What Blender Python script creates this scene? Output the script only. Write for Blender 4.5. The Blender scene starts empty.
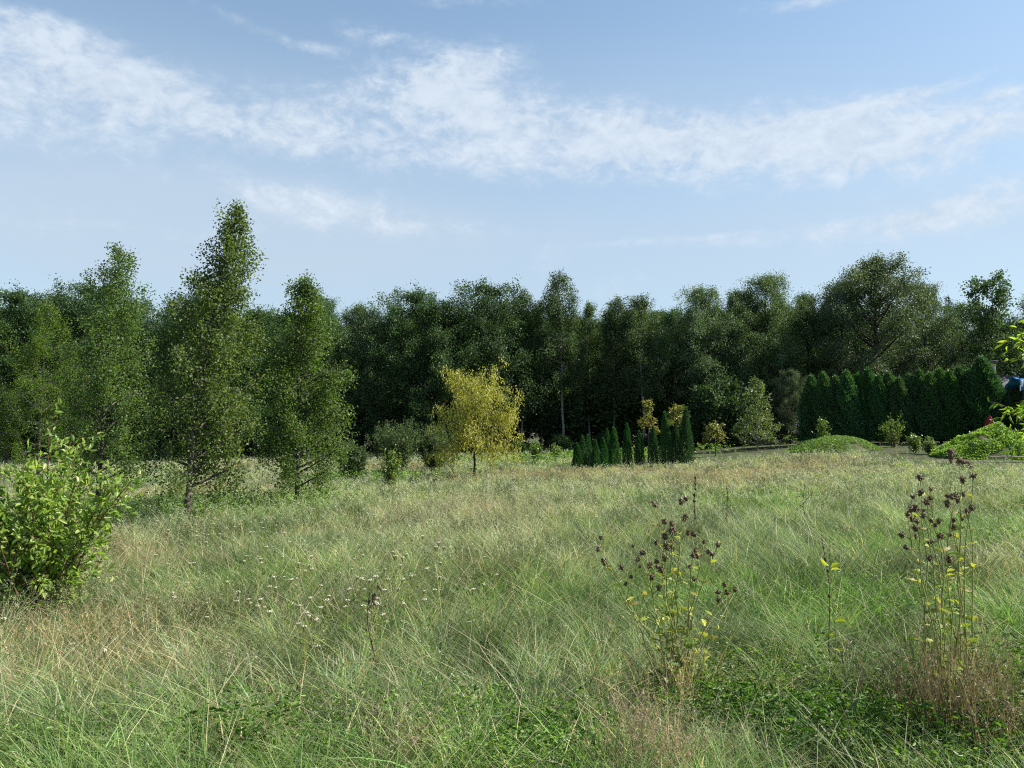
import bpy, math, random
import numpy as np
from mathutils import Vector

# ------------------------------------------------------------------ camera, sky, sun, exposure
SC = bpy.context.scene
COL = SC.collection
R = math.radians
FPX, H0, PITCH = 773.0, 2.0, R(3.04)
cam_d = bpy.data.cameras.new('camera'); cam = bpy.data.objects.new('camera', cam_d); COL.objects.link(cam)
cam_d.sensor_width = 36; cam_d.lens = FPX / 1024 * 36; cam_d.clip_start = 0.05; cam_d.clip_end = 3000
cam.location = (0, 0, H0); cam.rotation_euler = (R(90) + PITCH, 0, 0)
SC.camera = cam
SUN_AZ, SUN_EL = R(86), R(42)
SUN_STR, SKY_STR, EXPO = 5.0, 0.10, 1.02
sun_d = bpy.data.lights.new('sun', 'SUN'); sun = bpy.data.objects.new('sun', sun_d); COL.objects.link(sun)
sun_d.energy = SUN_STR; sun_d.angle = R(0.6); sun_d.color = (1.0, 0.94, 0.84)
sd = Vector((math.sin(SUN_AZ) * math.cos(SUN_EL), math.cos(SUN_AZ) * math.cos(SUN_EL), math.sin(SUN_EL)))
sun.rotation_euler = sd.to_track_quat('Z', 'Y').to_euler(); sun.location = (30, 10, 40)
SC.view_settings.view_transform = 'Standard'; SC.view_settings.look = 'None'
SC.view_settings.exposure = EXPO; SC.view_settings.gamma = 1; SC.view_settings.use_curve_mapping = False
SC.cycles.use_denoising = False; SC.cycles.filter_width = 1.15
SC.cycles.max_bounces = 8; SC.cycles.transparent_max_bounces = 4
SC.cycles.diffuse_bounces = 3; SC.cycles.transmission_bounces = 4

def elev(py):
    return math.tan(PITCH + math.atan((384 - py) / FPX))

def skyuv(px, py):
    x = (px - 512) / FPX; y = (384 - py) / FPX
    yy = math.cos(PITCH) - y * math.sin(PITCH); zz = math.sin(PITCH) + y * math.cos(PITCH)
    return math.atan2(x, yy), zz / math.hypot(x, yy)

def build_world():
    w = bpy.data.worlds.new('World'); SC.world = w; w.use_nodes = True
    nt = w.node_tree; N = nt.nodes; Lk = nt.links
    for n in list(N): N.remove(n)
    def m(op, a, b=None, clamp=False):
        n = N.new('ShaderNodeMath'); n.operation = op; n.use_clamp = clamp
        for i, v in enumerate((a, b)):
            if v is None: continue
            if isinstance(v, (int, float)): n.inputs[i].default_value = v
            else: Lk.new(v, n.inputs[i])
        return n.outputs[0]
    out = N.new('ShaderNodeOutputWorld'); bg = N.new('ShaderNodeBackground'); Lk.new(bg.outputs[0], out.inputs[0])
    sky = N.new('ShaderNodeTexSky'); sky.sky_type = 'NISHITA'; sky.sun_disc = False
    sky.sun_elevation = SUN_EL; sky.sun_rotation = SUN_AZ; sky.altitude = 100
    sky.air_density = 1.0; sky.dust_density = 0.6; sky.ozone_density = 1.6
    tc = N.new('ShaderNodeTexCoord'); sp = N.new('ShaderNodeSeparateXYZ'); Lk.new(tc.outputs['Generated'], sp.inputs[0])
    x, y, z = sp.outputs
    hl = m('SQRT', m('ADD', m('MULTIPLY', x, x), m('ADD', m('MULTIPLY', y, y), 1e-4)))
    v = m('DIVIDE', z, hl); u = m('ARCTAN2', x, y)
    cb = N.new('ShaderNodeCombineXYZ'); Lk.new(u, cb.inputs[0]); Lk.new(v, cb.inputs[1])
    uv = cb.outputs[0]
    def noise(scale, sx, sy, rot, detail, rough, dist, off=0.0):
        mp = N.new('ShaderNodeMapping'); Lk.new(uv, mp.inputs[0])
        mp.inputs['Location'].default_value = (off, off * .7, off); mp.inputs['Rotation'].default_value = (0, 0, rot)
        mp.inputs['Scale'].default_value = (sx, sy, 1)
        n = N.new('ShaderNodeTexNoise'); Lk.new(mp.outputs[0], n.inputs['Vector'])
        n.inputs['Scale'].default_value = scale; n.inputs['Detail'].default_value = detail
        n.inputs['Roughness'].default_value = rough; n.inputs['Distortion'].default_value = dist
        return n.outputs['Fac']
    def field(blobs):
        tot = None
        for (px, py, sx, sy, ang, wt) in blobs:
            u0, v0 = skyuv(px, py)
            mp = N.new('ShaderNodeMapping'); mp.vector_type = 'TEXTURE'; Lk.new(uv, mp.inputs[0])
            mp.inputs['Location'].default_value = (u0, v0, 0); mp.inputs['Rotation'].default_value = (0, 0, R(ang))
            mp.inputs['Scale'].default_value = (sx / FPX, sy / FPX, 1)
            d = N.new('ShaderNodeVectorMath'); d.operation = 'DOT_PRODUCT'
            Lk.new(mp.outputs[0], d.inputs[0]); Lk.new(mp.outputs[0], d.inputs[1])
            e = m('MULTIPLY', m('EXPONENT', m('MULTIPLY', d.outputs['Value'], -1.0)), wt)
            tot = e if tot is None else m('ADD', tot, e)
        return tot
    main = field([(30, 105, 130, 42, 0, .9), (200, 112, 150, 26, -4, .85), (330, 118, 110, 32, 0, .8), (440, 105, 85, 48, 0, 1.0),
                  (470, 60, 65, 20, 12, .75), (380, 150, 110, 16, 0, .6), (560, 130, 110, 36, -8, 1.0), (650, 132, 100, 40, -4, 1.0), (740, 142, 110, 28, 3, .9),
                  (860, 128, 110, 30, 6, 1.0), (900, 98, 70, 8, 6, .75), (985, 132, 110, 26, 4, 1.0), (690, 165, 220, 18, 2, .6), (880, 160, 160, 16, 6, .5),
                  (60, 55, 110, 34, -8, .85), (50, 135, 80, 20, 0, .3), (960, 165, 90, 22, 4, .5), (500, 165, 120, 14, 0, .45), (230, 16, 60, 9, -14, .5), (310, 47, 50, 7, -4, .6), (385, 36, 55, 12, -4, .8), (420, 82, 70, 30, 0, .6), (20, 20, 60, 16, -6, .5), (120, 60, 120, 16, -10, .5), (450, 0, 90, 10, 0, .6),
                  (820, -2, 55, 9, 4, 1.1), (735, 8, 30, 7, 10, .45), (930, 0, 40, 6, 0, .5), (1005, 93, 40, 6, 8, .85),
                  (320, 206, 130, 20, -5, 1.0), (400, 226, 100, 16, -3, .7), (130, 225, 160, 20, 0, .55), (700, 238, 170, 5, 1, .45), (930, 222, 120, 22, 4, 1.0), (760, 240, 80, 6, 0, .6), (985, 190, 90, 8, 14, .55), (960, 210, 50, 10, 10, .4),
                  (548, 262, 26, 18, 0, .62), (632, 275, 22, 14, 0, .5), (590, 292, 60, 12, 0, .55)])
    veil = field([(90, 225, 260, 60, 0, .5), (300, 235, 240, 50, 0, .6), (950, 230, 260, 60, 0, .5), (520, 290, 260, 36, 0, .22), (500, 130, 700, 70, 0, .30), (520, 240, 700, 40, 0, .22), (40, 150, 120, 50, 0, .2)])
    nA = noise(5.5, 1.0, 2.0, R(-6), 9, .62, .5, 3.1)
    nB = noise(19.0, 1.0, 1.5, R(-10), 8, .66, .5, 7.7)
    nC = noise(2.4, 1.0, 2.4, R(4), 4, .5, .3, 1.3)
    nD = noise(52.0, 1.0, 1.25, R(-14), 6, .6, .3, 2.2)
    n = m('ADD', m('MULTIPLY', m('SUBTRACT', nA, .5), 2.6), m('ADD', m('MULTIPLY', m('SUBTRACT', nB, .5), 2.6), m('MULTIPLY', m('SUBTRACT', nD, .5), 1.2)))
    raw = m('SUBTRACT', m('ADD', m('MULTIPLY', main, .86), m('MULTIPLY', n, m('ADD', m('MULTIPLY', main, .55), .30))), .20)
    ss = N.new('ShaderNodeMapRange'); ss.interpolation_type = 'SMOOTHSTEP'; Lk.new(raw, ss.inputs[0])
    ss.inputs[1].default_value = 0.0; ss.inputs[2].default_value = 1.40; ss.inputs[3].default_value = 0; ss.inputs[4].default_value = .86
    vl = m('MULTIPLY', veil, m('ADD', m('MULTIPLY', nC, 1.4), .3))
    def mixc(f, A, B, mode='MIX'):
        q = N.new('ShaderNodeMix'); q.data_type = 'RGBA'; q.blend_type = mode
        for i, v_ in ((0, f), (6, A), (7, B)):
            if isinstance(v_, (tuple, float, int)): q.inputs[i].default_value = v_
            else: Lk.new(v_, q.inputs[i])
        return q.outputs[2]
    # the thin haze every summer sky carries towards the horizon, then the veils, then the clouds
    hz = m('MINIMUM', m('ADD', m('MULTIPLY', m('EXPONENT', m('MULTIPLY', m('MAXIMUM', v, 0), -3.4)), 1.02), 0.0), .9)
    base = mixc(1.0, sky.outputs[0], SKY_TINT, 'MULTIPLY')
    base = mixc(hz, base, HAZE_AIR)
    base = mixc(m('MINIMUM', vl, .7), base, CLOUD_THIN)
    tex = m('ADD', m('MULTIPLY', m('SUBTRACT', nB, .5), 2.2), m('ADD', m('MULTIPLY', m('SUBTRACT', nD, .5), 1.2), .62), clamp=True)
    cc = mixc(tex, CLOUD_THIN, CLOUD)
    base = mixc(ss.outputs[0], base, cc)
    mx = N.new('ShaderNodeMix'); mx.data_type = 'RGBA'; mx.inputs[0].default_value = 0; Lk.new(base, mx.inputs[6])
    Lk.new(mx.outputs[2], bg.inputs[0]); bg.inputs[1].default_value = SKY_STR
SKY_TINT = (0.97, 1.02, 0.95, 1); CLOUD = (3.75, 4.2, 4.7, 1); CLOUD_THIN = (2.85, 3.4, 4.05, 1); HAZE_AIR = (2.42, 3.05, 3.75, 1)
build_world()

# ------------------------------------------------------------------ helpers
def rng_(s): return np.random.default_rng(s)

class VNoise:
    def __init__(s, seed, n=256): s.g = rng_(seed).random((n, n)); s.n = n
    def __call__(s, x, y, sc):
        x = np.asarray(x, float) / sc + 1000.3; y = np.asarray(y, float) / sc + 1000.7
        xi = np.floor(x).astype(int); yi = np.floor(y).astype(int); fx = x - xi; fy = y - yi
        fx = fx * fx * (3 - 2 * fx); fy = fy * fy * (3 - 2 * fy); n = s.n; g = s.g
        a = g[xi % n, yi % n]; b = g[(xi + 1) % n, yi % n]; c = g[xi % n, (yi + 1) % n]; d = g[(xi + 1) % n, (yi + 1) % n]
        return (a * (1 - fx) + b * fx) * (1 - fy) + (c * (1 - fx) + d * fx) * fy
    def f(s, x, y, sc): return .55 * s(x, y, sc) + .3 * s(x, y, sc * .47) + .15 * s(x, y, sc * .21)
NZ = [VNoise(i + 11) for i in range(8)]

def sstep(a, b, x):
    t = np.clip((np.asarray(x, float) - a) / (b - a), 0, 1); return t * t * (3 - 2 * t)

def ground(x, y):
    x = np.asarray(x, float); y = np.asarray(y, float)
    xx = np.clip(x, -60, 60)
    z = 0.018 * xx * np.clip(y / 20 + .2, 0, 1) + 0.60 * sstep(24, 48, y) * sstep(4, 22, x)
    z = z - .30 * np.exp(-(((x - 2.4) / 1.35) ** 2 + ((y - 5.45) / .55) ** 2)) - .12 * np.exp(-(((x - .1) / .5) ** 2 + ((y - 4.7) / .3) ** 2))
    z = z + (NZ[0](x, y, 3.1) - .5) * .14 * sstep(1, 5, np.hypot(x, y)) + (NZ[1](x, y, 11) - .5) * .22 * sstep(8, 20, y)
    return z
def gz(x, y): return float(ground(x, y))

def at(px, Y):
    x = (px - 512) / FPX * Y * math.cos(PITCH); return x, Y, gz(x, Y)
def hgt(py, x, Y):      # height above the ground that a point seen at row py has
    return H0 + Y * elev(py) - gz(x, Y)

def mesh(name, V, quads=None, tris=None, tone=None, col=None, smooth=False):
    me = bpy.data.meshes.new(name); V = np.asarray(V, np.float32).reshape(-1, 3)
    q = np.zeros((0, 4), np.int32) if quads is None or len(quads) == 0 else np.asarray(quads, np.int32)
    t = np.zeros((0, 3), np.int32) if tris is None or len(tris) == 0 else np.asarray(tris, np.int32)
    me.vertices.add(len(V)); me.vertices.foreach_set('co', V.ravel())
    nl = q.size + t.size; me.loops.add(nl); me.loops.foreach_set('vertex_index', np.concatenate([q.ravel(), t.ravel()]).astype(np.int32))
    npoly = len(q) + len(t); me.polygons.add(npoly)
    ls = np.concatenate([np.arange(len(q)) * 4, q.size + np.arange(len(t)) * 3]).astype(np.int32)
    me.polygons.foreach_set('loop_start', ls)
    if smooth: me.polygons.foreach_set('use_smooth', np.ones(npoly, bool))
    if tone is not None:
        a = me.attributes.new('tone', 'FLOAT', 'POINT'); a.data.foreach_set('value', np.asarray(tone, np.float32))
    if col is not None:
        a = me.attributes.new('tint', 'FLOAT_COLOR', 'POINT')
        c = np.ones((len(V), 4), np.float32); c[:, :3] = col; a.data.foreach_set('color', c.ravel())
    me.update(calc_edges=True); return me

def link(name, me, mat, parent=None, loc=None):
    o = bpy.data.objects.new(name, me); COL.objects.link(o)
    if me is not None and mat is not None and len(me.materials) == 0: me.materials.append(mat)
    if parent is not None: o.parent = parent
    if loc is not None: o.location = loc
    return o
def thing(name, label, cat, loc=(0, 0, 0), rz=0, group=None, scale=1):
    o = bpy.data.objects.new(name, None); COL.objects.link(o); o.empty_display_size = .2
    o.location = loc; o.rotation_euler = (0, 0, rz); o['label'] = label; o['category'] = cat
    o.scale = (scale,) * 3 if isinstance(scale, (int, float)) else scale
    if group: o['group'] = group
    return o
def tag(o, label=None, cat=None, group=None, kind=None):
    for k, v in (('label', label), ('category', cat), ('group', group), ('kind', kind)):
        if v: o[k] = v
    return o
def dup(root, loc, rz, label, scale=1):
    r = root.copy(); COL.objects.link(r); r.location = loc; r.rotation_euler = (0, 0, rz); r['label'] = label
    r.scale = (scale,) * 3 if isinstance(scale, (int, float)) else scale
    for ch in list(root.children):
        c = ch.copy(); COL.objects.link(c); c.parent = r
        for g in ch.children:
            d = g.copy(); COL.objects.link(d); d.parent = c
    return r
ORD = ['first', 'second', 'third', 'fourth', 'fifth', 'sixth', 'seventh', 'eighth', 'ninth', 'tenth', 'eleventh', 'twelfth', 'thirteenth',
       'fourteenth', 'fifteenth', 'sixteenth', 'seventeenth', 'eighteenth', 'nineteenth', 'twentieth']

class Tubes:
    def __init__(s): s.V = []; s.Q = []; s.n = 0; s.C = []
    def add(s, P, r, sides=5, c=None):
        P = np.asarray(P, float); k = len(P); r = np.broadcast_to(np.asarray(r, float), (k,))
        T = np.gradient(P, axis=0); T /= np.linalg.norm(T, axis=1)[:, None] + 1e-9
        ref = np.array([.3, .9, .1]) if abs(T[:, 2]).mean() > .6 else np.array([0, 0, 1.])
        A = np.cross(T, ref); A /= np.linalg.norm(A, axis=1)[:, None] + 1e-9; B = np.cross(T, A)
        an = np.arange(sides) / sides * 2 * np.pi
        ring = P[:, None, :] + r[:, None, None] * (A[:, None, :] * np.cos(an)[None, :, None] + B[:, None, :] * np.sin(an)[None, :, None])
        i = np.arange(k - 1)[:, None] * sides; j = np.arange(sides)[None, :]; j2 = (j + 1) % sides
        s.Q.append((np.stack([i + j, i + j2, i + sides + j2, i + sides + j], -1) + s.n).reshape(-1, 4))
        s.V.append(ring.reshape(-1, 3)); s.n += k * sides
        if c is not None: s.C.append(np.tile(np.asarray(c, float), (k * sides, 1)))
    def mesh(s, name):
        return mesh(name, np.concatenate(s.V), np.concatenate(s.Q), smooth=True, col=np.concatenate(s.C) if s.C else None)

def unit(v): return v / (np.linalg.norm(v, axis=-1, keepdims=True) + 1e-9)

def leaf_geo(P, L, W, rg, axis=None, spread=1.0, six=False, fold=.18, curl=.15):
    """P (n,3) leaf bases; returns V, Q, verts per leaf"""
    n = len(P); L = np.broadcast_to(L, (n,)).astype(float); W = np.broadcast_to(W, (n,)).astype(float)
    a = rg.normal(size=(n, 3)) * spread
    if axis is not None: a = a + axis
    a = unit(a); nn = unit(rg.normal(size=(n, 3)) * .8 + np.array([0, 0, .5])); s = unit(np.cross(a, nn)); nn = np.cross(s, a)
    L3 = L[:, None]; W3 = W[:, None]
    if not six:
        V = np.stack([P, P + a * L3 * .45 + s * W3 * .5 + nn * L3 * fold, P + a * L3 - nn * L3 * curl, P + a * L3 * .45 - s * W3 * .5 + nn * L3 * fold], 1)
        Q = np.arange(n)[:, None] * 4 + np.array([0, 1, 2, 3])[None]
        return V.reshape(-1, 3), Q, 4
    V = np.stack([P, P + a * L3 * .3 + s * W3 * .46 + nn * L3 * fold * .7, P + a * L3 * .68 + s * W3 * .40 + nn * L3 * (fold * .6 - curl * .3),
                  P + a * L3 - nn * L3 * curl, P + a * L3 * .68 - s * W3 * .40 + nn * L3 * (fold * .6 - curl * .3), P + a * L3 * .3 - s * W3 * .46 + nn * L3 * fold * .7], 1)
    b = np.arange(n)[:, None] * 6
    Q = np.concatenate([b + np.array([[0, 1, 2, 3]]), b + np.array([[0, 3, 4, 5]])])
    return V.reshape(-1, 3), Q, 6

# ------------------------------------------------------------------ materials
def newmat(name):
    m = bpy.data.materials.new(name); m.use_nodes = True; nt = m.node_tree
    for n in list(nt.nodes): nt.nodes.remove(n)
    out = nt.nodes.new('ShaderNodeOutputMaterial'); return m, nt, out
def leaf_shader(nt, out, colsock, rough, spec, trans, tcol=(1.25, 1.35, .55)):
    N, Lk = nt.nodes, nt.links
    p = N.new('ShaderNodeBsdfPrincipled'); Lk.new(colsock, p.inputs['Base Color']); p.inputs['Roughness'].default_value = rough
    p.inputs['Specular IOR Level'].default_value = spec
    t = N.new('ShaderNodeBsdfTranslucent')
    mm = N.new('ShaderNodeMix'); mm.data_type = 'RGBA'; mm.blend_type = 'MULTIPLY'; mm.inputs[0].default_value = 1
    Lk.new(colsock, mm.inputs[6]); mm.inputs[7].default_value = (*tcol, 1); Lk.new(mm.outputs[2], t.inputs[0])
    mx = N.new('ShaderNodeMixShader'); mx.inputs[0].default_value = trans
    Lk.new(p.outputs[0], mx.inputs[1]); Lk.new(t.outputs[0], mx.inputs[2]); Lk.new(mx.outputs[0], out.inputs[0])
def leafmat(name, stops, rough=.45, spec=.4, trans=.35, hv=.03, vv=.5, tcol=(1.25, 1.35, .55)):
    m, nt, out = newmat(name); N, Lk = nt.nodes, nt.links
    a = N.new('ShaderNodeAttribute'); a.attribute_name = 'tone'
    r = N.new('ShaderNodeValToRGB'); Lk.new(a.outputs['Fac'], r.inputs[0])
    els = r.color_ramp.elements
    while len(els) < len(stops): els.new(.5)
    for e, (p, c) in zip(els, stops): e.position = p; e.color = (*c, 1)
    oi = N.new('ShaderNodeObjectInfo'); hs = N.new('ShaderNodeHueSaturation'); Lk.new(r.outputs[0], hs.inputs['Color'])
    def rng2(sock, lo, hi, mul):
        q = N.new('ShaderNodeMath'); q.operation = 'MULTIPLY'; Lk.new(oi.outputs['Random'], q.inputs[0]); q.inputs[1].default_value = mul
        f = N.new('ShaderNodeMath'); f.operation = 'FRACT'; Lk.new(q.outputs[0], f.inputs[0])
        k = N.new('ShaderNodeMapRange'); Lk.new(f.outputs[0], k.inputs[0]); k.inputs[3].default_value = lo; k.inputs[4].default_value = hi
        Lk.new(k.outputs[0], sock)
    rng2(hs.inputs['Hue'], .5 - hv, .5 + hv, 1.0); rng2(hs.inputs['Value'], 1 - vv * .5, 1 + vv * .6, 7.31); rng2(hs.inputs['Saturation'], .85, 1.1, 13.7)
    leaf_shader(nt, out, hs.outputs[0], rough, spec, trans, tcol); return m
def tintmat(name, rough=.55, spec=.3, trans=.3, tcol=(1.15, 1.2, .75)):
    m, nt, out = newmat(name); a = nt.nodes.new('ShaderNodeAttribute'); a.attribute_name = 'tint'
    leaf_shader(nt, out, a.outputs['Color'], rough, spec, trans, tcol); return m
def noisemat(name, c1, c2, scale=8, stretch=(1, 1, 1), rough=.85, lo=.4, hi=.6, bump=.3, spec=.2):
    m, nt, out = newmat(name); N, Lk = nt.nodes, nt.links
    tc = N.new('ShaderNodeTexCoord'); mp = N.new('ShaderNodeMapping'); Lk.new(tc.outputs['Object'], mp.inputs[0]); mp.inputs['Scale'].default_value = stretch
    n = N.new('ShaderNodeTexNoise'); Lk.new(mp.outputs[0], n.inputs['Vector']); n.inputs['Scale'].default_value = scale; n.inputs['Detail'].default_value = 6
    r = N.new('ShaderNodeValToRGB'); Lk.new(n.outputs['Fac'], r.inputs[0]); e = r.color_ramp.elements
    e[0].position = lo; e[0].color = (*c1, 1); e[1].position = hi; e[1].color = (*c2, 1)
    p = N.new('ShaderNodeBsdfPrincipled'); Lk.new(r.outputs[0], p.inputs['Base Color']); p.inputs['Roughness'].default_value = rough
    p.inputs['Specular IOR Level'].default_value = spec
    b = N.new('ShaderNodeBump'); b.inputs['Strength'].default_value = bump; b.inputs['Distance'].default_value = .02
    Lk.new(n.outputs['Fac'], b.inputs['Height']); Lk.new(b.outputs[0], p.inputs['Normal']); Lk.new(p.outputs[0], out.inputs[0]); return m

M = {}
M['birch_leaf'] = leafmat('birch_leaf', [(0, (.048, .098, .018)), (.6, (.092, .160, .032)), (.95, (.14, .21, .05)), (1, (.22, .22, .05))], rough=.5, spec=.28, trans=.42, vv=.1, hv=.01)
M['oak_leaf'] = leafmat('oak_leaf', [(0, (.030, .066, .026)), (.7, (.055, .105, .038)), (1, (.085, .14, .05))], rough=.6, spec=.22, trans=.3, vv=.35, hv=.012)
M['wood_birch_leaf'] = leafmat('wood_birch_leaf', [(0, (.040, .080, .028)), (.7, (.072, .125, .042)), (1, (.09, .14, .05))], rough=.6, spec=.22, trans=.35, vv=.3, hv=.012)
M['willow_leaf'] = leafmat('willow_leaf', [(0, (.050, .090, .036)), (.7, (.086, .145, .055)), (1, (.13, .19, .08))], rough=.55, spec=.3, trans=.3, vv=.25, hv=.012)
M['yellow_leaf'] = leafmat('yellow_leaf', [(0, (.19, .19, .03)), (.5, (.38, .39, .06)), (.9, (.50, .49, .10)), (1, (.32, .26, .05))], rough=.5, spec=.3, trans=.45, vv=.0, hv=.0, tcol=(1.1, 1.15, .6))
M['ochre_leaf'] = leafmat('ochre_leaf', [(0, (.11, .15, .03)), (.6, (.20, .22, .045)), (1, (.32, .27, .06))], trans=.35, vv=.1, hv=.01, tcol=(1.1, 1.05, .6))
M['thuja_leaf'] = leafmat('thuja_leaf', [(0, (.022, .075, .022)), (.7, (.040, .115, .032)), (1, (.07, .15, .04))], rough=.5, spec=.25, trans=.25, vv=.25, hv=.01)
M['hedge_leaf'] = leafmat('hedge_leaf', [(0, (.042, .115, .045)), (.7, (.075, .175, .06)), (1, (.17, .26, .07))], rough=.5, spec=.25, trans=.25, vv=.25, hv=.01)
M['spruce_leaf'] = leafmat('spruce_leaf', [(0, (.015, .035, .022)), (1, (.035, .06, .035))], rough=.5, spec=.25, trans=.05, vv=.2, hv=.01)
M['sallow_leaf'] = leafmat('sallow_leaf', [(0, (.11, .21, .020)), (.5, (.22, .35, .035)), (.9, (.34, .46, .06)), (1, (.46, .45, .13))], rough=.35, spec=.5, trans=.52, vv=.05, hv=.0)
M['sapling_leaf'] = leafmat('sapling_leaf', [(0, (.075, .13, .028)), (.6, (.12, .19, .04)), (1, (.2, .26, .07))], rough=.4, spec=.45, trans=.4, vv=.15, hv=.012)
M['weed_leaf'] = leafmat('weed_leaf', [(0, (.085, .17, .022)), (.6, (.15, .26, .035)), (1, (.25, .35, .06))], rough=.45, spec=.4, trans=.4, vv=.1, hv=.01)
M['thistle_leaf'] = leafmat('thistle_leaf', [(0, (.10, .17, .03)), (.5, (.24, .32, .06)), (.85, (.50, .52, .08)), (1, (.40, .32, .11))], rough=.55, spec=.3, trans=.38, vv=.05, hv=.0, tcol=(1.05, 1.1, .55))
M['shade_weed_leaf'] = leafmat('shade_weed_leaf', [(0, (.035, .085, .014)), (.6, (.065, .14, .02)), (1, (.14, .24, .04))], rough=.5, spec=.3, trans=.35, vv=.0, hv=.0)  # deep weed green, darkened further to carry the shade of the hollows
M['mound_leaf'] = leafmat('mound_leaf', [(0, (.11, .22, .02)), (.6, (.19, .34, .03)), (1, (.30, .44, .06))], rough=.45, spec=.35, trans=.45, vv=.0, hv=.0)
M['bark'] = noisemat('bark', (.022, .018, .015), (.065, .055, .045), 6, (1, 1, .3))
M['birch_bark'] = noisemat('birch_bark', (.045, .04, .035), (.26, .25, .22), 5, (1.5, 1.5, 5), lo=.42, hi=.52)
M['young_birch_bark'] = noisemat('young_birch_bark', (.04, .032, .026), (.15, .135, .115), 6, (1.5, 1.5, 4), lo=.46, hi=.6)
M['twig'] = noisemat('twig', (.06, .035, .022), (.13, .08, .05), 20)
M['dead_stem'] = noisemat('dead_stem', (.05, .03, .02), (.12, .075, .05), 40)
M['seed_head'] = noisemat('seed_head', (.045, .028, .02), (.22, .15, .10), 120, rough=.95, bump=.6)
M['fluff'] = noisemat('fluff', (.30, .24, .18), (.50, .42, .33), 60, rough=1)
M['green_stem'] = noisemat('green_stem', (.17, .18, .06), (.34, .36, .10), 9)
M['grass'] = tintmat('grass', trans=.36, rough=.5, spec=.3)
M['weeds'] = tintmat('weeds', trans=.35, rough=.45)
M['yarrow'] = noisemat('yarrow', (.38, .37, .26), (.60, .58, .45), 90, rough=.9)

# ------------------------------------------------------------------ ground
def build_ground():
    r = np.concatenate([np.arange(0, 12, .3), np.arange(12, 90, 1.0), 90 * 1.18 ** np.arange(0, 18)])
    xs = np.concatenate([-r[::-1][:-1], r]); ys = xs
    X, Y = np.meshgrid(xs, ys); Z = ground(X, Y); n = len(xs)
    i, j = np.meshgrid(np.arange(n - 1), np.arange(n - 1)); b = (j * n + i).ravel()
    me = mesh('ground', np.stack([X, Y, Z], -1), np.stack([b, b + 1, b + n + 1, b + n], -1), smooth=True)
    m = noisemat('soil_and_moss', (.030, .038, .016), (.08, .08, .04), .9, rough=1, lo=.35, hi=.65, bump=.5)
    tag(link('ground', me, m), kind='structure')
build_ground()

# ------------------------------------------------------------------ meadow grass
def gmask(x, y, cx, cy, rx, ry): return np.exp(-(((x - cx) / rx) ** 2 + ((y - cy) / ry) ** 2))
def fields(x, y):
    """meadow character: how dry, how fresh green, how reddish, how tall, by place"""
    fresh = sstep(.50, .68, NZ[2].f(x, y, 3.4)); dry = sstep(.42, .66, NZ[3].f(x, y, 4.2)); red = sstep(.60, .74, NZ[4].f(x, y, 4.6))
    fresh = np.maximum(fresh, gmask(x, y, 3.7, 8.2, 1.9, 1.6)); fresh = np.maximum(fresh, .9 * gmask(x, y, .4, 8.6, 1.4, 1.5))
    fresh = np.maximum(fresh, .95 * sstep(5.2, 3.4, y)); fresh = np.maximum(fresh, .85 * gmask(x, y, -2.6, 9.5, 1.6, 1.2))
    red = np.maximum(red, .85 * gmask(x, y, -.7, 16.5, 2.4, 2.2)); red = np.maximum(red, .6 * gmask(x, y, 9.5, 29, 5, 5))
    red = np.maximum(red, .75 * gmask(x, y, -3.4, 7.0, 1.5, 1.3)); red = np.maximum(red, .7 * gmask(x, y, 1.1, 4.9, .6, .7))
    dry = np.maximum(dry, .8 * sstep(10, 22, y)); dry = np.maximum(dry, 1.1 * gmask(x, y, -3.2, 6.1, 1.4, .7)); red = np.maximum(red, .5 * gmask(x, y, -2.9, 5.8, 1.3, .7))
    lawn = np.maximum(sstep(36, 40, y) * sstep(4, 8, x), sstep(27, 31, y) * sstep(15.5, 18, x)) * sstep(60, 52, y)
    fresh = fresh * (1 - .8 * np.clip(gmask(x, y, -3.2, 5.9, 1.5, .8), 0, 1)); return fresh * (1 - .6 * red), dry, red, lawn

def shadepatch(x, y):  # hollows whose shade is put into darker leaf colour
    return np.clip(1.5 * gmask(x, y, 1.75, 5.15, .66, .55) + 1.5 * gmask(x, y, 2.75, 4.95, .75, .6) + gmask(x, y, .12, 4.55, .34, .24) + .9 * gmask(x, y, -1.5, 4.4, .25, .2) + .8 * gmask(x, y, 3.6, 5.6, .6, .5), 0, 1)
def blade_mesh(x, y, h, w, az, lean, curve, face, col, tip, K):
    n = len(x); s = np.linspace(0, 1, K)[None, :]
    z0 = ground(x, y)
    d = h[:, None] * (lean[:, None] * s + curve[:, None] * s ** 2.2)
    zz = h[:, None] * (s - .42 * curve[:, None] * s ** 2.4)
    P = np.stack([x[:, None] + np.cos(az)[:, None] * d, y[:, None] + np.sin(az)[:, None] * d, z0[:, None] + zz - .01], -1)
    side = np.stack([np.cos(face), np.sin(face), 0 * face], -1)[:, None, :]
    ww = (w[:, None] * .5 * np.clip(1.02 - s ** 2.0, .08, 1))[..., None]
    V = np.stack([P - side * ww, P + side * ww], 2)          # n,K,2,3
    b = (np.arange(n) * K * 2)[:, None] + (np.arange(K - 1) * 2)[None, :]
    Q = np.stack([b, b + 1, b + 3, b + 2], -1).reshape(-1, 4)
    c = col[:, None, :] * (1 - s[..., None] ** 1.5) + tip[:, None, :] * s[..., None] ** 1.5
    C = np.repeat(c[:, :, None, :], 2, 2)
    return V.reshape(-1, 3), Q, C.reshape(-1, 3), P

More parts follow.
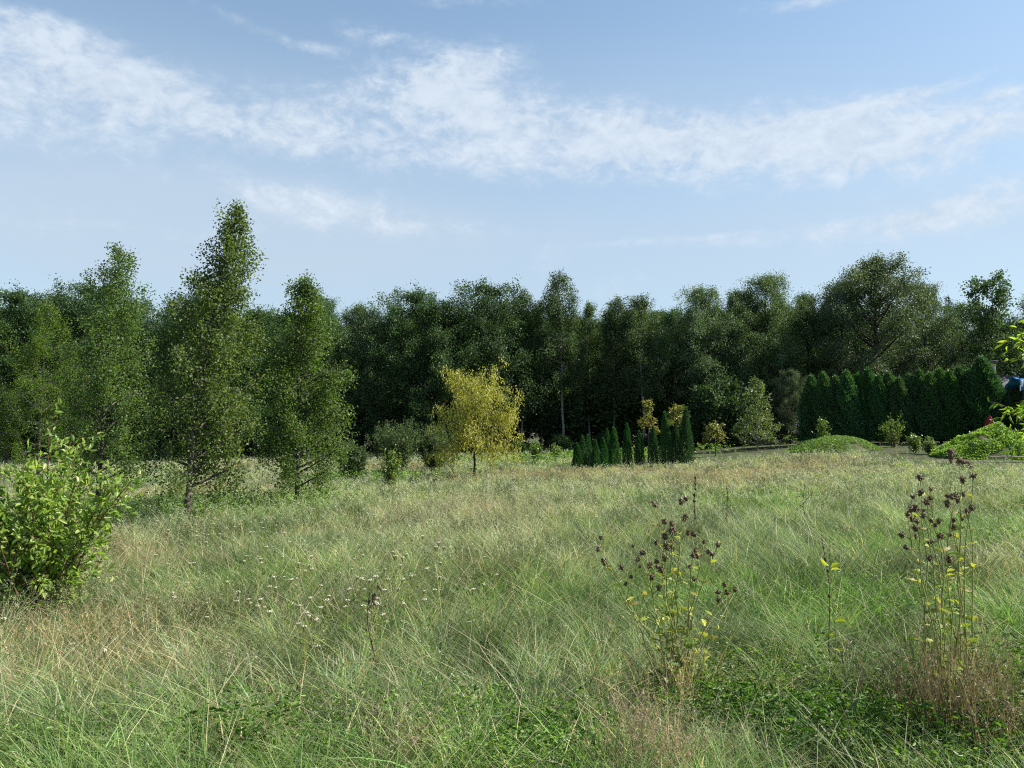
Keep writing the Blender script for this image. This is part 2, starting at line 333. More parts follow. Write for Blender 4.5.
def sample(rg, n, rho, r0, r1, half=R(42)):
    rr = np.linspace(r0, r1, 4000); c = np.cumsum(rho(rr) * rr); c /= c[-1]
    r = np.interp(rg.random(n), c, rr); a = (rg.random(n) * 2 - 1) * half
    return r * np.sin(a), r * np.cos(a), r
FRESH = np.array([.135, .285, .042]); OLIVE = np.array([.205, .295, .095]); STRAW = np.array([.54, .46, .27]); REDB = np.array([.35, .265, .155]); PALE = np.array([.43, .475, .30]); BLUE = np.array([.165, .275, .130])

def build_grass():
    rg = rng_(5); V = []; Q = []; C = []; off = 0
    def push(v, q, c):
        nonlocal off
        V.append(v); Q.append(q + off); C.append(c); off += len(v)
    def flush(name, ):
        nonlocal V, Q, C, off
        o = link(name, mesh(name, np.concatenate(V), np.concatenate(Q), col=np.concatenate(C)), M['grass'])
        V = []; Q = []; C = []; off = 0; return o
    # --- short and middling blades
    N1 = 620000
    rho = lambda r: np.minimum(1.0, (5 / r) ** 1.65)
    x, y, r = sample(rg, N1, rho, 1.6, 78)
    # tussocks: pull blades together
    cell = .32 + .02 * r; ix = np.floor(x / cell); iy = np.floor(y / cell)
    hsh = np.modf(np.sin(ix * 127.1 + iy * 311.7) * 43758.5)[0]; hsh2 = np.modf(np.sin(ix * 269.5 + iy * 183.3) * 43758.5)[0]
    cx = (ix + .5 + .35 * hsh) * cell; cy = (iy + .5 + .35 * hsh2) * cell; pull = rg.random(N1) * .75
    x = x + (cx - x) * pull; y = y + (cy - y) * pull; hsh3 = np.modf(np.sin(ix * 419.2 + iy * 371.9) * 43758.5)[0]
    fresh, dry, red, lawn = fields(x, y)
    rank = sstep(.58, .74, NZ[1].f(x, y, 1.5)) * (1 - lawn); hs = .70 + .7 * NZ[5].f(x, y, 1.6) * 1.1 + .35 * np.abs(hsh) + .45 * rank
    h = (.13 + .27 * rg.random(N1) ** 1.5) * hs * (1 - .72 * lawn) * (1 - .22 * sstep(12, 24, r) - .36 * sstep(22, 32, r))
    # grass is cut short further down where darkened leaf colour gives the hollows' shade
    w = np.maximum(.0038 + .010 * rg.random(N1) ** 4, r * .00056)
    azf = NZ[6](x, y, 1.7) * 9 + NZ[6](x, y, 7) * 6 + hsh2 * 1.2
    az = azf + rg.normal(size=N1) * 1.5
    lean = np.abs(rg.normal(size=N1)) * .38 + .06; curve = .15 + .65 * rg.random(N1)
    u = rg.random(N1)[:, None]
    base = np.where(u < .55, OLIVE, BLUE)
    base = base + (FRESH - base) * (fresh * .85)[:, None]
    pdry = .07 + .20 * dry - .10 * fresh + .10 * hsh3
    isd = (rg.random(N1) < pdry)[:, None]; base = np.where(isd, STRAW * (.8 + .4 * rg.random((N1, 1))), base)
    isr = (rg.random(N1) < .42 * red)[:, None]; base = np.where(isr, REDB, base)
    base = base + (np.array([.10, .20, .045]) - base) * (lawn * .8)[:, None]
    base = base * (.42 + 1.0 * rg.random((N1, 1)) ** 1.2) * (1 + .34 * hsh3[:, None]) * (1 - .38 * rank[:, None])
    tip = base * .75 + .25 * np.where(rg.random((N1, 1)) < .5, STRAW, base)
    near = r < 8; h = h * (1 - .78 * shadepatch(x, y))
    for msk, K, nm in ((near, 6, 'meadow_grass'), (~near, 4, 'far_meadow_grass')):
        v, q, c, _ = blade_mesh(x[msk], y[msk], h[msk], w[msk], az[msk], lean[msk], curve[msk], rg.random(msk.sum()) * 6.28, base[msk], tip[msk], K)
        push(v, q, c); tag(flush(nm), kind='stuff', label='fine green and straw grass blades covering the ' + ('near' if K == 6 else 'far') + ' meadow', cat='grass')
    # --- tall flowering stems with airy panicles
    N2 = 62000
    rho = lambda r: np.minimum(1.0, (9 / r) ** 1.15)
    x, y, r = sample(rg, N2, rho, 2.3, 74)
    fresh, dry, red, lawn = fields(x, y)
    keep = rg.random(N2) < (1 - shadepatch(x, y)) * np.clip(.10 + .60 * dry * sstep(3, 16, y) + .08 * dry - .35 * fresh * (y < 12) + .5 * red - 1.2 * lawn, .03, 1) ; x = x[keep]; y = y[keep]; r = r[keep]; red = red[keep]; n = len(x)
    h = (.38 + .34 * rg.random(n)) * (.8 + .4 * NZ[5](x, y, 3)) * (1 - .18 * sstep(12, 24, r) - .37 * sstep(22, 32, r))
    az = NZ[6](x, y, 2.3) * 9 + rg.normal(size=n) * 1.4; lean = .04 + np.abs(rg.normal(size=n)) * .28; curve = .1 + .45 * rg.random(n)
    ww = np.maximum(.0016, r * .00022)
    pc = PALE + (REDB * 1.2 - PALE) * np.clip(red * .8 + rg.normal(size=n) * .12, 0, 1)[:, None]; pc = pc * (.75 + .5 * rg.random((n, 1)))
    sc = pc * .6 + OLIVE * .4
    v, q, c, P = blade_mesh(x, y, h, ww, az, lean, curve, rg.random(n) * 6.28, sc, pc, 6); push(v, q, c)
    for lo, hi, m, L in ((0, 9, 22, .022), (9, 20, 11, .034), (20, 80, 5, .07)):
        k = np.where((r >= lo) & (r < hi))[0]
        if not len(k): continue
        s = .68 + .34 * rg.random((len(k), m)); f = np.clip(s * 5, 0, 4.999); i0 = f.astype(int); fr = (f - i0)[..., None]
        Pk = P[k]; a = Pk[np.arange(len(k))[:, None], i0]; b = Pk[np.arange(len(k))[:, None], np.minimum(i0 + 1, 5)]
        pos = (a + (b - a) * fr).reshape(-1, 3); sz = np.maximum(L, np.repeat(r[k], m) * .0022)
        ax = unit(np.repeat(P[k, 5] - P[k, 4], m, axis=0)) * 1.4
        pos = pos + rg.normal(size=pos.shape) * (sz * .35)[:, None]
        v, q, nv = leaf_geo(pos, sz * (.7 + .6 * rg.random(len(pos))), np.maximum(sz * .16, np.repeat(r[k], m) * .00045), rg, axis=ax, spread=.8, fold=0, curl=.1)
        push(v, q, np.repeat(np.repeat(pc[k], m, axis=0), nv, axis=0))
    tag(flush('flowering_grass'), kind='stuff', label='tall pale flowering grass stems with airy seed panicles over the meadow', cat='grass')
    # --- arching long single blades and lodged straws close by
    N3 = 4200
    x, y, r = sample(rg, N3, lambda r: np.minimum(1, (4 / r) ** 1.2), 2.2, 14)
    fresh, dry, red, lawn = fields(x, y)
    h = .32 + .42 * rg.random(N3); az = NZ[6](x, y, 2.3) * 9 + rg.normal(size=N3) * 1.3
    base = np.where((rg.random(N3) < .5 - .3 * fresh)[:, None], STRAW, np.where((rg.random(N3) < .5)[:, None], OLIVE * 1.25, np.array([.17, .26, .07]))) * (.8 + .4 * rg.random((N3, 1)))
    v, q, c, _ = blade_mesh(x, y, h, .004 + .005 * rg.random(N3) ** 2, az, .10 + .45 * rg.random(N3), .3 + 1.0 * rg.random(N3), rg.random(N3) * 6.28, base, base * .8 + STRAW * .2, 9)
    push(v, q, c)
    n = 2600; x, y, r = sample(rg, n, lambda r: np.minimum(1, (4 / r) ** 1.3), 2.3, 13); keep = shadepatch(x, y) < .3; x = x[keep]; y = y[keep]; n = len(x)
    b_ = np.array([.50, .44, .29]) * (.6 + .6 * rg.random((n, 1))); v, q, c, _ = blade_mesh(x, y, .22 + .2 * rg.random(n), .0025 + .0035 * rg.random(n), rg.random(n) * 6.28, .9 + 1.1 * rg.random(n), .3 * rg.random(n), rg.random(n) * 6.28, b_, b_, 5)
    v[:, 2] += .10 + .08 * np.repeat(rg.random(n), 10); push(v, q, c)
    tag(flush('arching_grass'), kind='stuff', label='long arching grass leaves and lodged straws in the foreground', cat='grass')
build_grass()

# ------------------------------------------------------------------ low herbs between the grass (countless small leaves)
def build_herbs():
    rg = rng_(77); V = []; Q = []; T = []; off = 0
    spots = [(520, 4.6, .50, 2600), (560, 4.3, .4, 1500), (705, 5.6, .40, 900), (20, 4.5, .5, 900), (745, 5.9, .5, 1500), (900, 4.5, .5, 1500), (430, 4.9, .4, 700), (330, 4.6, .4, 900), (990, 5.2, .45, 1400),
             (640, 8.5, .5, 400), (860, 8.2, .8, 900), (440, 12, .8, 300), (210, 5.0, .4, 600), (110, 4.4, .4, 700), (180, 17.5, 1.6, 1400), (290, 20.5, 1.6, 1300), (240, 19, 2.0, 1300), (130, 20, 2.0, 900),
             (400, 28, 2.5, 900), (560, 40, 4, 1600), (640, 45, 4, 1600)]
    for (px, Y, rad, n) in spots:
        x0, y0, _ = at(px, Y); r = rad * np.sqrt(rg.random(n)); a = rg.random(n) * 6.28
        x = x0 + r * np.cos(a) * 1.3; y = y0 + r * np.sin(a)
        hh = (.10 + .22 * rg.random(n)) * (1 if Y < 15 else 1.6)
        st = rg.integers(0, max(6, n // 14), n); ox = x[st]; oy = y[st]
        x = ox + rg.normal(size=n) * .03 * (1 + Y / 12); y = oy + rg.normal(size=n) * .03 * (1 + Y / 12)
        P = np.stack([x, y, ground(x, y) + hh], -1); L = max(.030, Y * .0032) * (.6 + .8 * rg.random(n))
        ax = np.stack([rg.normal(size=n), rg.normal(size=n), rg.random(n) * .7], -1) * 1.5
        v, q, nv = leaf_geo(P, L, L * .42, rg, axis=ax, spread=.3, six=True)
        V.append(v); Q.append(q + off); T.append(np.repeat(rg.random(n), nv)); off += len(v)
    o = link('wild_herbs', mesh('wild_herbs', np.concatenate(V), np.concatenate(Q), tone=np.concatenate(T)), M['weed_leaf'])
    tag(o, 'low leafy herbs growing in clumps between the grass', 'herbs', kind='stuff')
build_herbs()
def build_shade_weeds():
    rg = rng_(78); n = 110000; x = .2 + 4.4 * rg.random(n) - 2.2 + .0; x = -2 + 6.4 * rg.random(n); y = 4.0 + 2.4 * rg.random(n)
    k = rg.random(n) < shadepatch(x, y) ** 1.3 * .8; x = x[k]; y = y[k]; n = len(x)
    st = rg.integers(0, max(8, n // 22), n); ox = x[st] + rg.normal(size=n) * .035; oy = y[st] + rg.normal(size=n) * .035
    top = .20 + .28 * np.modf(np.abs(np.sin(st * 12.9898)) * 43758.5)[0]; hh = top * (.15 + .85 * rg.random(n) ** .6)
    P = np.stack([ox, oy, ground(ox, oy) + hh], -1); L = .022 + .04 * rg.random(n)
    v, q, nv = leaf_geo(P, L, L * .36, rg, axis=np.stack([rg.normal(size=n), rg.normal(size=n), rg.random(n) * .5], -1) * 1.5, spread=.3, six=True)
    o = link('dark_herbs', mesh('dark_herbs', v, q, tone=np.repeat(rg.random(n), nv)), M['shade_weed_leaf']); tag(o, 'dense leafy herbs in near meadow hollows, green darkened to give their shade', 'herbs', kind='stuff')
build_shade_weeds()

# ------------------------------------------------------------------ trees
def curve_pts(p0, d, L, k, bend, rg, wob, wind=None):
    """a limb: k points from p0 along d, bending down by bend (or up when negative)"""
    P = [np.array(p0, float)]; d = np.array(d, float); st = L / (k - 1)
    for i in range(k - 1):
        d = d + np.array([0, 0, -bend / (k - 1)]) + rg.normal(size=3) * wob
        if wind is not None: d = d + wind / (k - 1)
        d /= np.linalg.norm(d); P.append(P[-1] + d * st)
    return np.array(P)

def grow(seed, H, tr, n1, h0, prof, up, bend, n2, l2, nleaf, spread, leafL, leafW, bend2=.5, wind=(0, 0, 0), lean=0., wob=.07, k1=6, trunk_wob=.02,
         leader=True, side=7, six=False, hang=0., sec_tubes=True, twist=0., s2=(.25, 1.0), pexp=1.0, leaf_axis_hang=0.):
    rg = rng_(seed); tb = Tubes(); wind = np.array(wind, float)
    K = 14; t = np.linspace(0, 1, K)
    w = np.cumsum(rg.normal(size=(K, 2)) * trunk_wob * H / 4, axis=0); w -= w[0]
    tp = np.stack([w[:, 0] + lean * H * t ** 1.7, w[:, 1], t * H], -1)
    tb.add(tp, tr * np.clip((1 - t) ** .8, .06, 1) * (1 + .5 * np.exp(-t * 25)), side)
    LP = []; LA = []
    for i in range(n1):
        f = ((i + rg.random()) / n1) ** pexp; hh = h0 + (1 - h0) * f * .985
        p0 = np.array([np.interp(hh, t, tp[:, a]) for a in range(3)])
        az = i * 2.39996 + rg.normal() * .4
        L = prof(f) * (.72 + .5 * rg.random())
        if L < .02 * H: L = .02 * H
        ua = up(f) + rg.normal() * .12
        d = np.array([math.cos(az) * math.cos(ua), math.sin(az) * math.cos(ua), math.sin(ua)])
        P = curve_pts(p0, d, L, k1, bend, rg, wob, wind)
        r0 = min(tr * (1 - hh) ** .7 * .55, tr * .45) + .004
        tb.add(P, r0 * np.linspace(1, .15, k1), 5)
        m = max(2, int(n2 * (.35 + .65 * min(1, L / (prof(.35) + 1e-6)))))
        for j in range(m):
            s = s2[0] + (s2[1] - s2[0]) * (j + rg.random()) / m; g = s * (k1 - 1) * .999; a = int(g); q0 = P[a] + (P[a + 1] - P[a]) * (g - a)
            dd = unit(P[min(a + 1, k1 - 1)] - P[a]); rd = rg.normal(size=3); rd[2] = rd[2] * .6 + .1
            d2 = unit(dd * .7 + unit(rd) * .9); L2 = L * l2 * (1.15 - .6 * s) * (.6 + .8 * rg.random())
            S = curve_pts(q0, d2, L2, 5, bend2, rg, wob * 1.3 + twist, wind * .6)
            if sec_tubes: tb.add(S, max(.0025, r0 * .22) * np.linspace(1, .3, 5), 4)
            c = max(3, int(nleaf * (.5 + rg.random()) * (.5 + .5 * min(1, L2 / (prof(.35) * l2 + 1e-6)))))
            ss = np.clip(.12 + .95 * rg.random(c) ** .8, 0, .999) * 4; ai = np.minimum(ss.astype(int), 3)
            LP.append(S[ai] + (S[ai + 1] - S[ai]) * (ss - ai)[:, None] + rg.normal(size=(c, 3)) * spread)
            LA.append(np.tile(unit(S[-1] - S[0]) + np.array([0, 0, -leaf_axis_hang]), (c, 1)))
    LP = np.concatenate(LP); LA = np.concatenate(LA); n = len(LP)
    LP[:, 2] = np.maximum(LP[:, 2] - hang * rg.random(n) ** 2, .03 * H)
    V, Q, nv = leaf_geo(LP, leafL * (.6 + .8 * rg.random(n)), leafW * (.7 + .6 * rg.random(n)), rg, axis=LA * .8, six=six)
    tone = np.repeat(rg.random(n), nv)
    return tb.mesh('trunk'), mesh('crown', V, Q, tone=tone), n

def plant_tree(name, label, cat, geo, bark, leaf, loc, rz=0, group=None, scale=1, tn='trunk'):
    t = thing(name, label, cat, loc, rz, group, scale)
    link(tn, geo[0], bark, t); link('crown', geo[1], leaf, t); return t

# ---- three young birches on the left
def birch_prof(wid):
    return lambda f: wid * min(1, .55 + f * 1.6) * (1 - f) ** .66 + .12
def young_birch(px, Y, top, wpx, seed, label, nl=46, n1=58, lean=.03, h0=.11):
    x, y, z = at(px, Y); H = hgt(top, x, Y); wid = wpx / FPX * Y * 1.16
    g = grow(seed, H, .045 + .003 * H, n1, h0, birch_prof(wid), lambda f: .45 + .30 * f, -.15, 10, .50, nl * 1.7, .085, .058, .042,
             bend2=1.0, wind=(.34, 0, .05), lean=lean, wob=.11, trunk_wob=.008, hang=.35, pexp=.95)
    return plant_tree('birch_tree', label, 'tree', g, M['young_birch_bark'], M['birch_leaf'], (x, y, z - .05), 0, 'young birches in the left of the meadow')
young_birch(100, 21.4, 244, 56, 27, 'young birch behind the leafy bush, leftmost of the meadow birches', lean=.07, h0=.08, nl=44)
young_birch(189, 17.2, 205, 60, 28, 'tallest young birch with pointed top swept right and grey trunk base', lean=.125, nl=50, h0=.10)
young_birch(298, 20.0, 275, 54, 29, 'rounder young birch, rightmost of the three meadow birches', lean=.01, nl=46, h0=.09)
young_birch(40, 33, 300, 48, 24, 'pale green birch at the left edge further back than the leafy bush', lean=.02, nl=46, h0=.05, n1=50)

# ---- golden weeping tree
def golden():
    x, y, z = at(474, 29.5); H = hgt(372, x, 29.5)
    wid = 40 / FPX * 29.5
    g = grow(35, H * .88, .055, 52, .26, lambda f: wid * (1.25 - .3 * f), lambda f: .70 + .35 * f, .8, 12, .46, 30, .07, .105, .034,
             bend2=2.6, wob=.14, twist=.10, leaf_axis_hang=1.6, hang=.12, trunk_wob=.015)
    plant_tree('golden_willow', 'small golden yellow weeping tree standing alone in mid meadow', 'tree', g, M['bark'], M['yellow_leaf'], (x, y, z - .05))
golden()

# ---- shrubs around the meadow edge
def shrub(seed, H, wid, nst, leafL, leafW, nleaf, spread=.05, upr=1.1, six=False, r=.012, n2=7, thick=1.0, bend=.15):
    rg = rng_(seed); tb = Tubes(); LP = []; LA = []
    for i in range(nst):
        az = rg.random() * 6.28; sl = rg.random() ** .6; L = H * (.62 + .42 * rg.random()) * (1 - .18 * sl)
        d = np.array([math.cos(az) * sl * wid / H * 1.05, math.sin(az) * sl * wid / H * 1.05, upr]); d /= np.linalg.norm(d)
        P = curve_pts((rg.normal() * .06 * wid, rg.normal() * .06 * wid, -.03), d, L, 8, bend, rg, .05)
        tb.add(P, r * np.linspace(1, .2, 8) * (.7 + .6 * rg.random()), 5)
        for j in range(n2):
            s = .15 + .83 * (j + rg.random()) / n2; g = s * 6.99; a = int(g); q0 = P[a] + (P[a + 1] - P[a]) * (g - a)
            rd = rg.normal(size=3); d2 = unit((P[a + 1] - P[a]) / L * 6 + unit(rd) * .9); L2 = L * (.34 - .2 * s) * (.6 + .8 * rg.random())
            S = curve_pts(q0, d2, L2, 5, 0.0, rg, .08); tb.add(S, r * .3 * np.linspace(1, .4, 5), 4)
            c = max(3, int(nleaf * (.5 + rg.random()))); ss = rg.random(c) * 3.99; ai = ss.astype(int)
            LP.append(S[ai] + (S[ai + 1] - S[ai]) * (ss - ai)[:, None] + rg.normal(size=(c, 3)) * spread); LA.append(np.tile(d2, (c, 1)))
        c = int(nleaf * 1.2); ss = (.72 + .28 * rg.random(c)) * 6.99; ai = ss.astype(int)
        LP.append(P[ai] + (P[ai + 1] - P[ai]) * (ss - ai)[:, None] + rg.normal(size=(c, 3)) * spread * .3); LA.append(np.tile(unit(P[-1] - P[-2]), (c, 1)))
    LP = np.concatenate(LP); LA = np.concatenate(LA); n = len(LP); LP[:, 2] = np.maximum(LP[:, 2], .08)
    V, Q, nv = leaf_geo(LP, leafL * (.6 + .8 * rg.random(n)), leafW * (.7 + .6 * rg.random(n)), rg, axis=LA * .9, six=six)
    return tb.mesh('stems'), mesh('foliage', V, Q, tone=np.repeat(rg.random(n), nv)), n
def plant_shrub(name, label, cat, geo, bark, leaf, loc, rz=0, group=None, scale=1):
    t = thing(name, label, cat, loc, rz, group, scale); link('stems', geo[0], bark, t); link('foliage', geo[1], leaf, t); return t

# big fresh bush at the left edge
x, y, z = at(44, 8.0)
plant_shrub('leafy_bush', 'fresh green leafy bush close by at the left edge', 'bush', shrub(41, 2.12, 1.25, 38, .070, .034, 13, .03, six=True, r=.013, n2=11, upr=1.3), M['twig'], M['sallow_leaf'], (x, y, z))
# grey green bushes beside the golden tree
for px, Y, top, wpx, sd, lab in ((398, 34, 415, 32, 51, 'grey green rounded willow bush left of the golden tree'),
                                 (434, 35, 424, 26, 52, 'lighter willow bush touching the left side of the golden tree'),
                                 (352, 30, 440, 22, 53, 'low grey bush behind the rightmost meadow birch')):
    x, y, z = at(px, Y); H = hgt(top, x, Y)
    plant_shrub('willow_bush', lab, 'bush', shrub(sd, H * 1.05, wpx / FPX * Y * 1.1, 60, .10, .035, 15, .06, r=.02, n2=9), M['twig'], M['willow_leaf'], (x, y, z))
for px, Y, top, wpx, sd, lab, mt in ((390, 24.5, 446, 13, 54, 'bright green sapling in front of the grey willow bush', 'sapling_leaf'),
                                 (535, 40, 438, 8, 55, 'thin sapling right of the golden tree, left of its pair', 'sapling_leaf'),
                                 (556, 43, 443, 9, 56, 'broader low sapling between the golden tree and the small thujas', 'sapling_leaf'),
                                 (823, 41, 416, 5, 57, 'spindly pale sapling on the left mound in front of the hedge', 'sapling_leaf'),
                                 (893, 41, 410, 19, 58, 'open branched pale shrub in front of the thuja hedge', 'sapling_leaf'),
                                 (914, 36, 432, 8, 59, 'small whitish leaved weed shrub left of the bright green mound', 'sapling_leaf'),
                                 (928, 35, 436, 9, 60, 'second whitish weed shrub, nearest the bright green mound', 'sapling_leaf')):
    x, y, z = at(px, Y); H = hgt(top, x, Y)
    plant_shrub('sapling', lab, 'sapling', shrub(sd, H * 1.05, wpx / FPX * Y * 1.0, 16, .10, .05, 8, .06, r=.014, n2=6), M['twig'], M[mt], (x, y, z))

# ---- thujas
def thuja_geo(seed, H, W, n, leaf):
    rg = rng_(seed); tb = Tubes(); tb.add([(0, 0, -.05), (0, 0, H * .5), (0, 0, H * .95)], [W * .06, W * .04, .005], 6)
    f = rg.random(n) ** .85; az = rg.random(n) * 6.28
    lump = 1 + .16 * np.sin(az * 3 + f * 9 + seed) + .13 * np.sin(az * 7 + f * 23 + seed * 2)
    rad = W * .5 * np.minimum(1, (f * 9 + .55)) * (1 - f ** 2.1) ** .85 * lump * (1 - .6 * rg.random(n) ** 2.0) + W * .03 * rg.normal(size=n)
    P = np.stack([rad * np.cos(az), rad * np.sin(az), f * H * .98 + .02 * H + .02 * H * rg.normal(size=n) * (f > .6)], -1)
    ax = np.stack([np.cos(az) * .55, np.sin(az) * .55, 0 * az + 1.0], -1) * 1.5
    V, Q, nv = leaf_geo(P, leaf * (.6 + .8 * rg.random(n)), leaf * .36, rg, axis=ax, spread=.45, fold=.06)
    return tb.mesh('trunk'), mesh('foliage', V, Q, tone=np.repeat(rg.random(n) * .75 + .25 * rg.random(n) * (f > .8), nv)), n  # only the top reaches the lightest tones, sunlit tips put into the colour
def thuja(geo, label, name, loc, rz, sc, group, leaf):
    t = thing(name, label, 'thuja', loc, rz, group, sc); link('trunk', geo[0], M['bark'], t); link('foliage', geo[1], leaf, t); return t
sm = [thuja_geo(61, 2.0, .62, 5200, .085), thuja_geo(62, 2.0, .62, 5200, .085)]
small = [(577, 37.0, 444, 10), (582.5, 37.6, 437, 10), (588, 38.2, 436, 9), (595.5, 37.2, 441, 9), (603, 37.5, 439, 10), (607, 39.8, 430, 9), (614, 38.0, 429, 12), (627, 39.2, 425, 9.5), (639, 39.0, 432, 9.5),
         (653, 39.0, 428, 9.5), (665, 38.6, 414, 11.5), (675.5, 38.8, 424, 10.5), (686, 38.4, 410, 13)]
protos = []
for i, (px, Y, top, wp) in enumerate(small):
    Y -= 3.0
    x, y, z = at(px, Y); H = hgt(top, x, Y); sc = (wp * 1.0 / FPX * Y / .62,) * 2 + (H / 2.0,)
    lab = ORD[i] + ' small thuja counted from the left in the meadow row'
    if i == len(small) - 1: lab = 'tallest and rightmost small thuja in the meadow row'
    if i == 0: lab = 'shortest small thuja at the left end of the meadow row'
    if i < 2: protos.append(thuja(sm[i], lab, 'thuja_shrub', (x, y, z), i, sc, 'small thujas planted in the meadow', M['thuja_leaf']))
    else: dup(protos[i % 2], (x, y, z), i * 1.7, lab, sc)
hg = [thuja_geo(63, 4.2, 1.25, 17000, .13), thuja_geo(64, 4.2, 1.25, 17000, .13)]
protos = []
NH = 19
for i in range(NH):
    f = i / (NH - 1); px = 812 + (1000 - 812) * f ** .93 if i < NH - 2 else (984, 1024)[i - NH + 2]
    Y = 46.5 - 4.0 * f + (.22, -.2, .05, -.28, .15)[i % 5]; x, y, z = at(px, Y); top = (378, 376, 379, 374, 377, 372, 378, 375, 380, 377, 373, 376, 372, 374, 370, 373, 372, 361, 384)[i]
    H = hgt(top, x, Y); wp = ((25.5, 27, 25, 28)[i % 4] if i < NH - 2 else (42, 50)[i - NH + 2]); sc = (wp / FPX * Y / 1.25,) * 2 + (H / 4.2,)
    lab = ORD[i] + ' tall thuja counted from the left end of the dark hedge'
    if i == NH - 2: lab = 'broadest and tallest thuja at the right end of the dark hedge'
    if i == NH - 1: lab = 'lower thuja past the gap, cut by the right edge of the picture'
    if i == 0: lab = 'tall thuja at the left end of the dark hedge'
    if i < 2: protos.append(thuja(hg[i], lab, 'hedge_thuja', (x, y, z), i, sc, 'tall thujas forming the dark hedge', M['hedge_leaf']))
    else: dup(protos[i % 2], (x, y, z), i * 1.9, lab, sc)

# ---- small standards with ochre heads
def standard(px, Y, top, wpx, stem_top, seed, label):
    x, y, z = at(px, Y); H = hgt(top, x, Y); h0 = hgt(stem_top, x, Y) / H
    wid = wpx / FPX * Y * .5
    g = grow(seed, H, .03, 15, h0, lambda f: wid * (1.05 - .5 * f), lambda f: .3 + .6 * f, .3, 6, .5, 13, .05, .13, .07, side=6, hang=.1)
    plant_tree('ornamental_tree', label, 'tree', g, M['bark'], M['ochre_leaf'], (x, y, z - .02), 0, 'small ochre leaved trees on bare stems')
standard(648, 38.2, 403, 20, 432, 71, 'thin tree with ochre leaf head rising above the small thujas')
standard(677, 41, 408, 22, 425, 72, 'sparse ochre leaved tree half hidden behind the tallest small thujas')
standard(715, 41, 426, 23, 440, 73, 'small umbrella shaped ochre tree on a bare stem right of the small thujas')

# ---- light conical tree at the edge of the wood
x, y, z = at(757, 45); H = hgt(378, x, 45)
g = grow(74, H, .05, 60, .07, lambda f: 1.45 * (1 - f) ** .8 + .12, lambda f: .35 + .3 * f, -.1, 7, .42, 17, .06, .12, .06, trunk_wob=.006)
plant_tree('young_ash', 'light green cone shaped young tree with thin pale trunk before the dark wood', 'tree', g, M['birch_bark'], M['sapling_leaf'], (x, y, z - .05))

# ------------------------------------------------------------------ the wood
WT = {}
def wood_protos():
    rnd = lambda w, a=.12: (lambda f: w * (max(.02, math.sin(min(.99, f * .84 + a) * math.pi)) ** .65))
    WT['oak'] = [grow(101, 13, .20, 46, .16, rnd(4.6), lambda f: .10 + .75 * f, -.15, 12, .42, 120, .24, .135, .105, trunk_wob=.03, sec_tubes=False),
                 grow(102, 12.5, .19, 42, .12, rnd(5.0, .16), lambda f: .08 + .78 * f, -.1, 12, .42, 124, .26, .135, .105, trunk_wob=.03, sec_tubes=False)]
    WT['birch'] = [grow(103, 14, .12, 58, .34, lambda f: 2.3 * (max(.02, math.sin(min(.99, f * .8 + .2) * math.pi)) ** .6) + .1, lambda f: .45 + .6 * f, .5, 9, .5, 66, .15, .13, .075, bend2=2.0, hang=.8, trunk_wob=.012, sec_tubes=False),
                   grow(104, 14, .12, 54, .40, lambda f: 2.0 * (max(.02, math.sin(min(.99, f * .8 + .2) * math.pi)) ** .6) + .1, lambda f: .5 + .6 * f, .6, 9, .5, 66, .15, .13, .075, bend2=2.2, hang=.9, trunk_wob=.012, sec_tubes=False)]
    WT['willow'] = [grow(105, 13, .24, 40, .16, rnd(4.6, .15), lambda f: .25 + .85 * f, -.05, 13, .45, 140, .23, .15, .07, trunk_wob=.035, sec_tubes=False),
                    grow(106, 13, .24, 44, .14, rnd(4.2, .18), lambda f: .25 + .85 * f, .05, 13, .45, 140, .23, .15, .07, trunk_wob=.035, sec_tubes=False)]
    WT['spruce'] = [grow(107, 14, .16, 90, .08, lambda f: 2.2 * (1 - f) + .12, lambda f: .05 + .1 * f, .25, 8, .4, 30, .10, .20, .05, trunk_wob=.004, sec_tubes=False)]
    WT['aspen'] = [grow(108, 13, .16, 26, .28, lambda f: 3.8 * (1.05 - .6 * f), lambda f: .65 + .4 * f, -.1, 11, .45, 44, .20, .18, .15, trunk_wob=.02, wob=.12)]
    WT['hazel'] = [shrub(109, 4.2, 2.6, 46, .20, .13, 24, .16, r=.03, n2=9), shrub(110, 4.2, 2.6, 46, .20, .13, 24, .16, r=.03, n2=9)]
wood_protos()
KIND = {'oak': ('broadleaf_tree', 'bark', 'oak_leaf', 13), 'birch': ('wood_birch', 'birch_bark', 'wood_birch_leaf', 14), 'willow': ('willow_tree', 'bark', 'willow_leaf', 13),
        'spruce': ('spruce_tree', 'bark', 'spruce_leaf', 14), 'aspen': ('aspen_tree', 'bark', 'oak_leaf', 13), 'hazel': ('hazel_bush', 'twig', 'oak_leaf', 4.2)}
_first = {}
def wood(kind, px, Y, top, label, group, wid=1.0, rz=None, var=0):
    nm, bk, lf, H = KIND[kind]; x, y, z = at(px, Y); top = top + {'oak': 8, 'willow': 4}.get(kind, 0); h = hgt(top, x, Y); s = h / H; var %= len(WT[kind]); key = (kind, var)
    rz = (px * 1.37 + Y) % 6.28 if rz is None else rz
    sc = (s * wid, s * wid, s)
    if key not in _first:
        g = WT[kind][var]; t = thing(nm, label, 'bush' if kind == 'hazel' else 'tree', (x, y, z - .1), rz, group, sc)
        a, b = ('stems', 'foliage') if kind == 'hazel' else ('trunk', 'crown')
        link(a, g[0], M[bk], t); link(b, g[1], M[lf], t); _first[key] = t; return t
    r = dup(_first[key], (x, y, z - .1), rz, label, sc); r['group'] = group; return r
G1 = 'trees along the front of the dark wood'
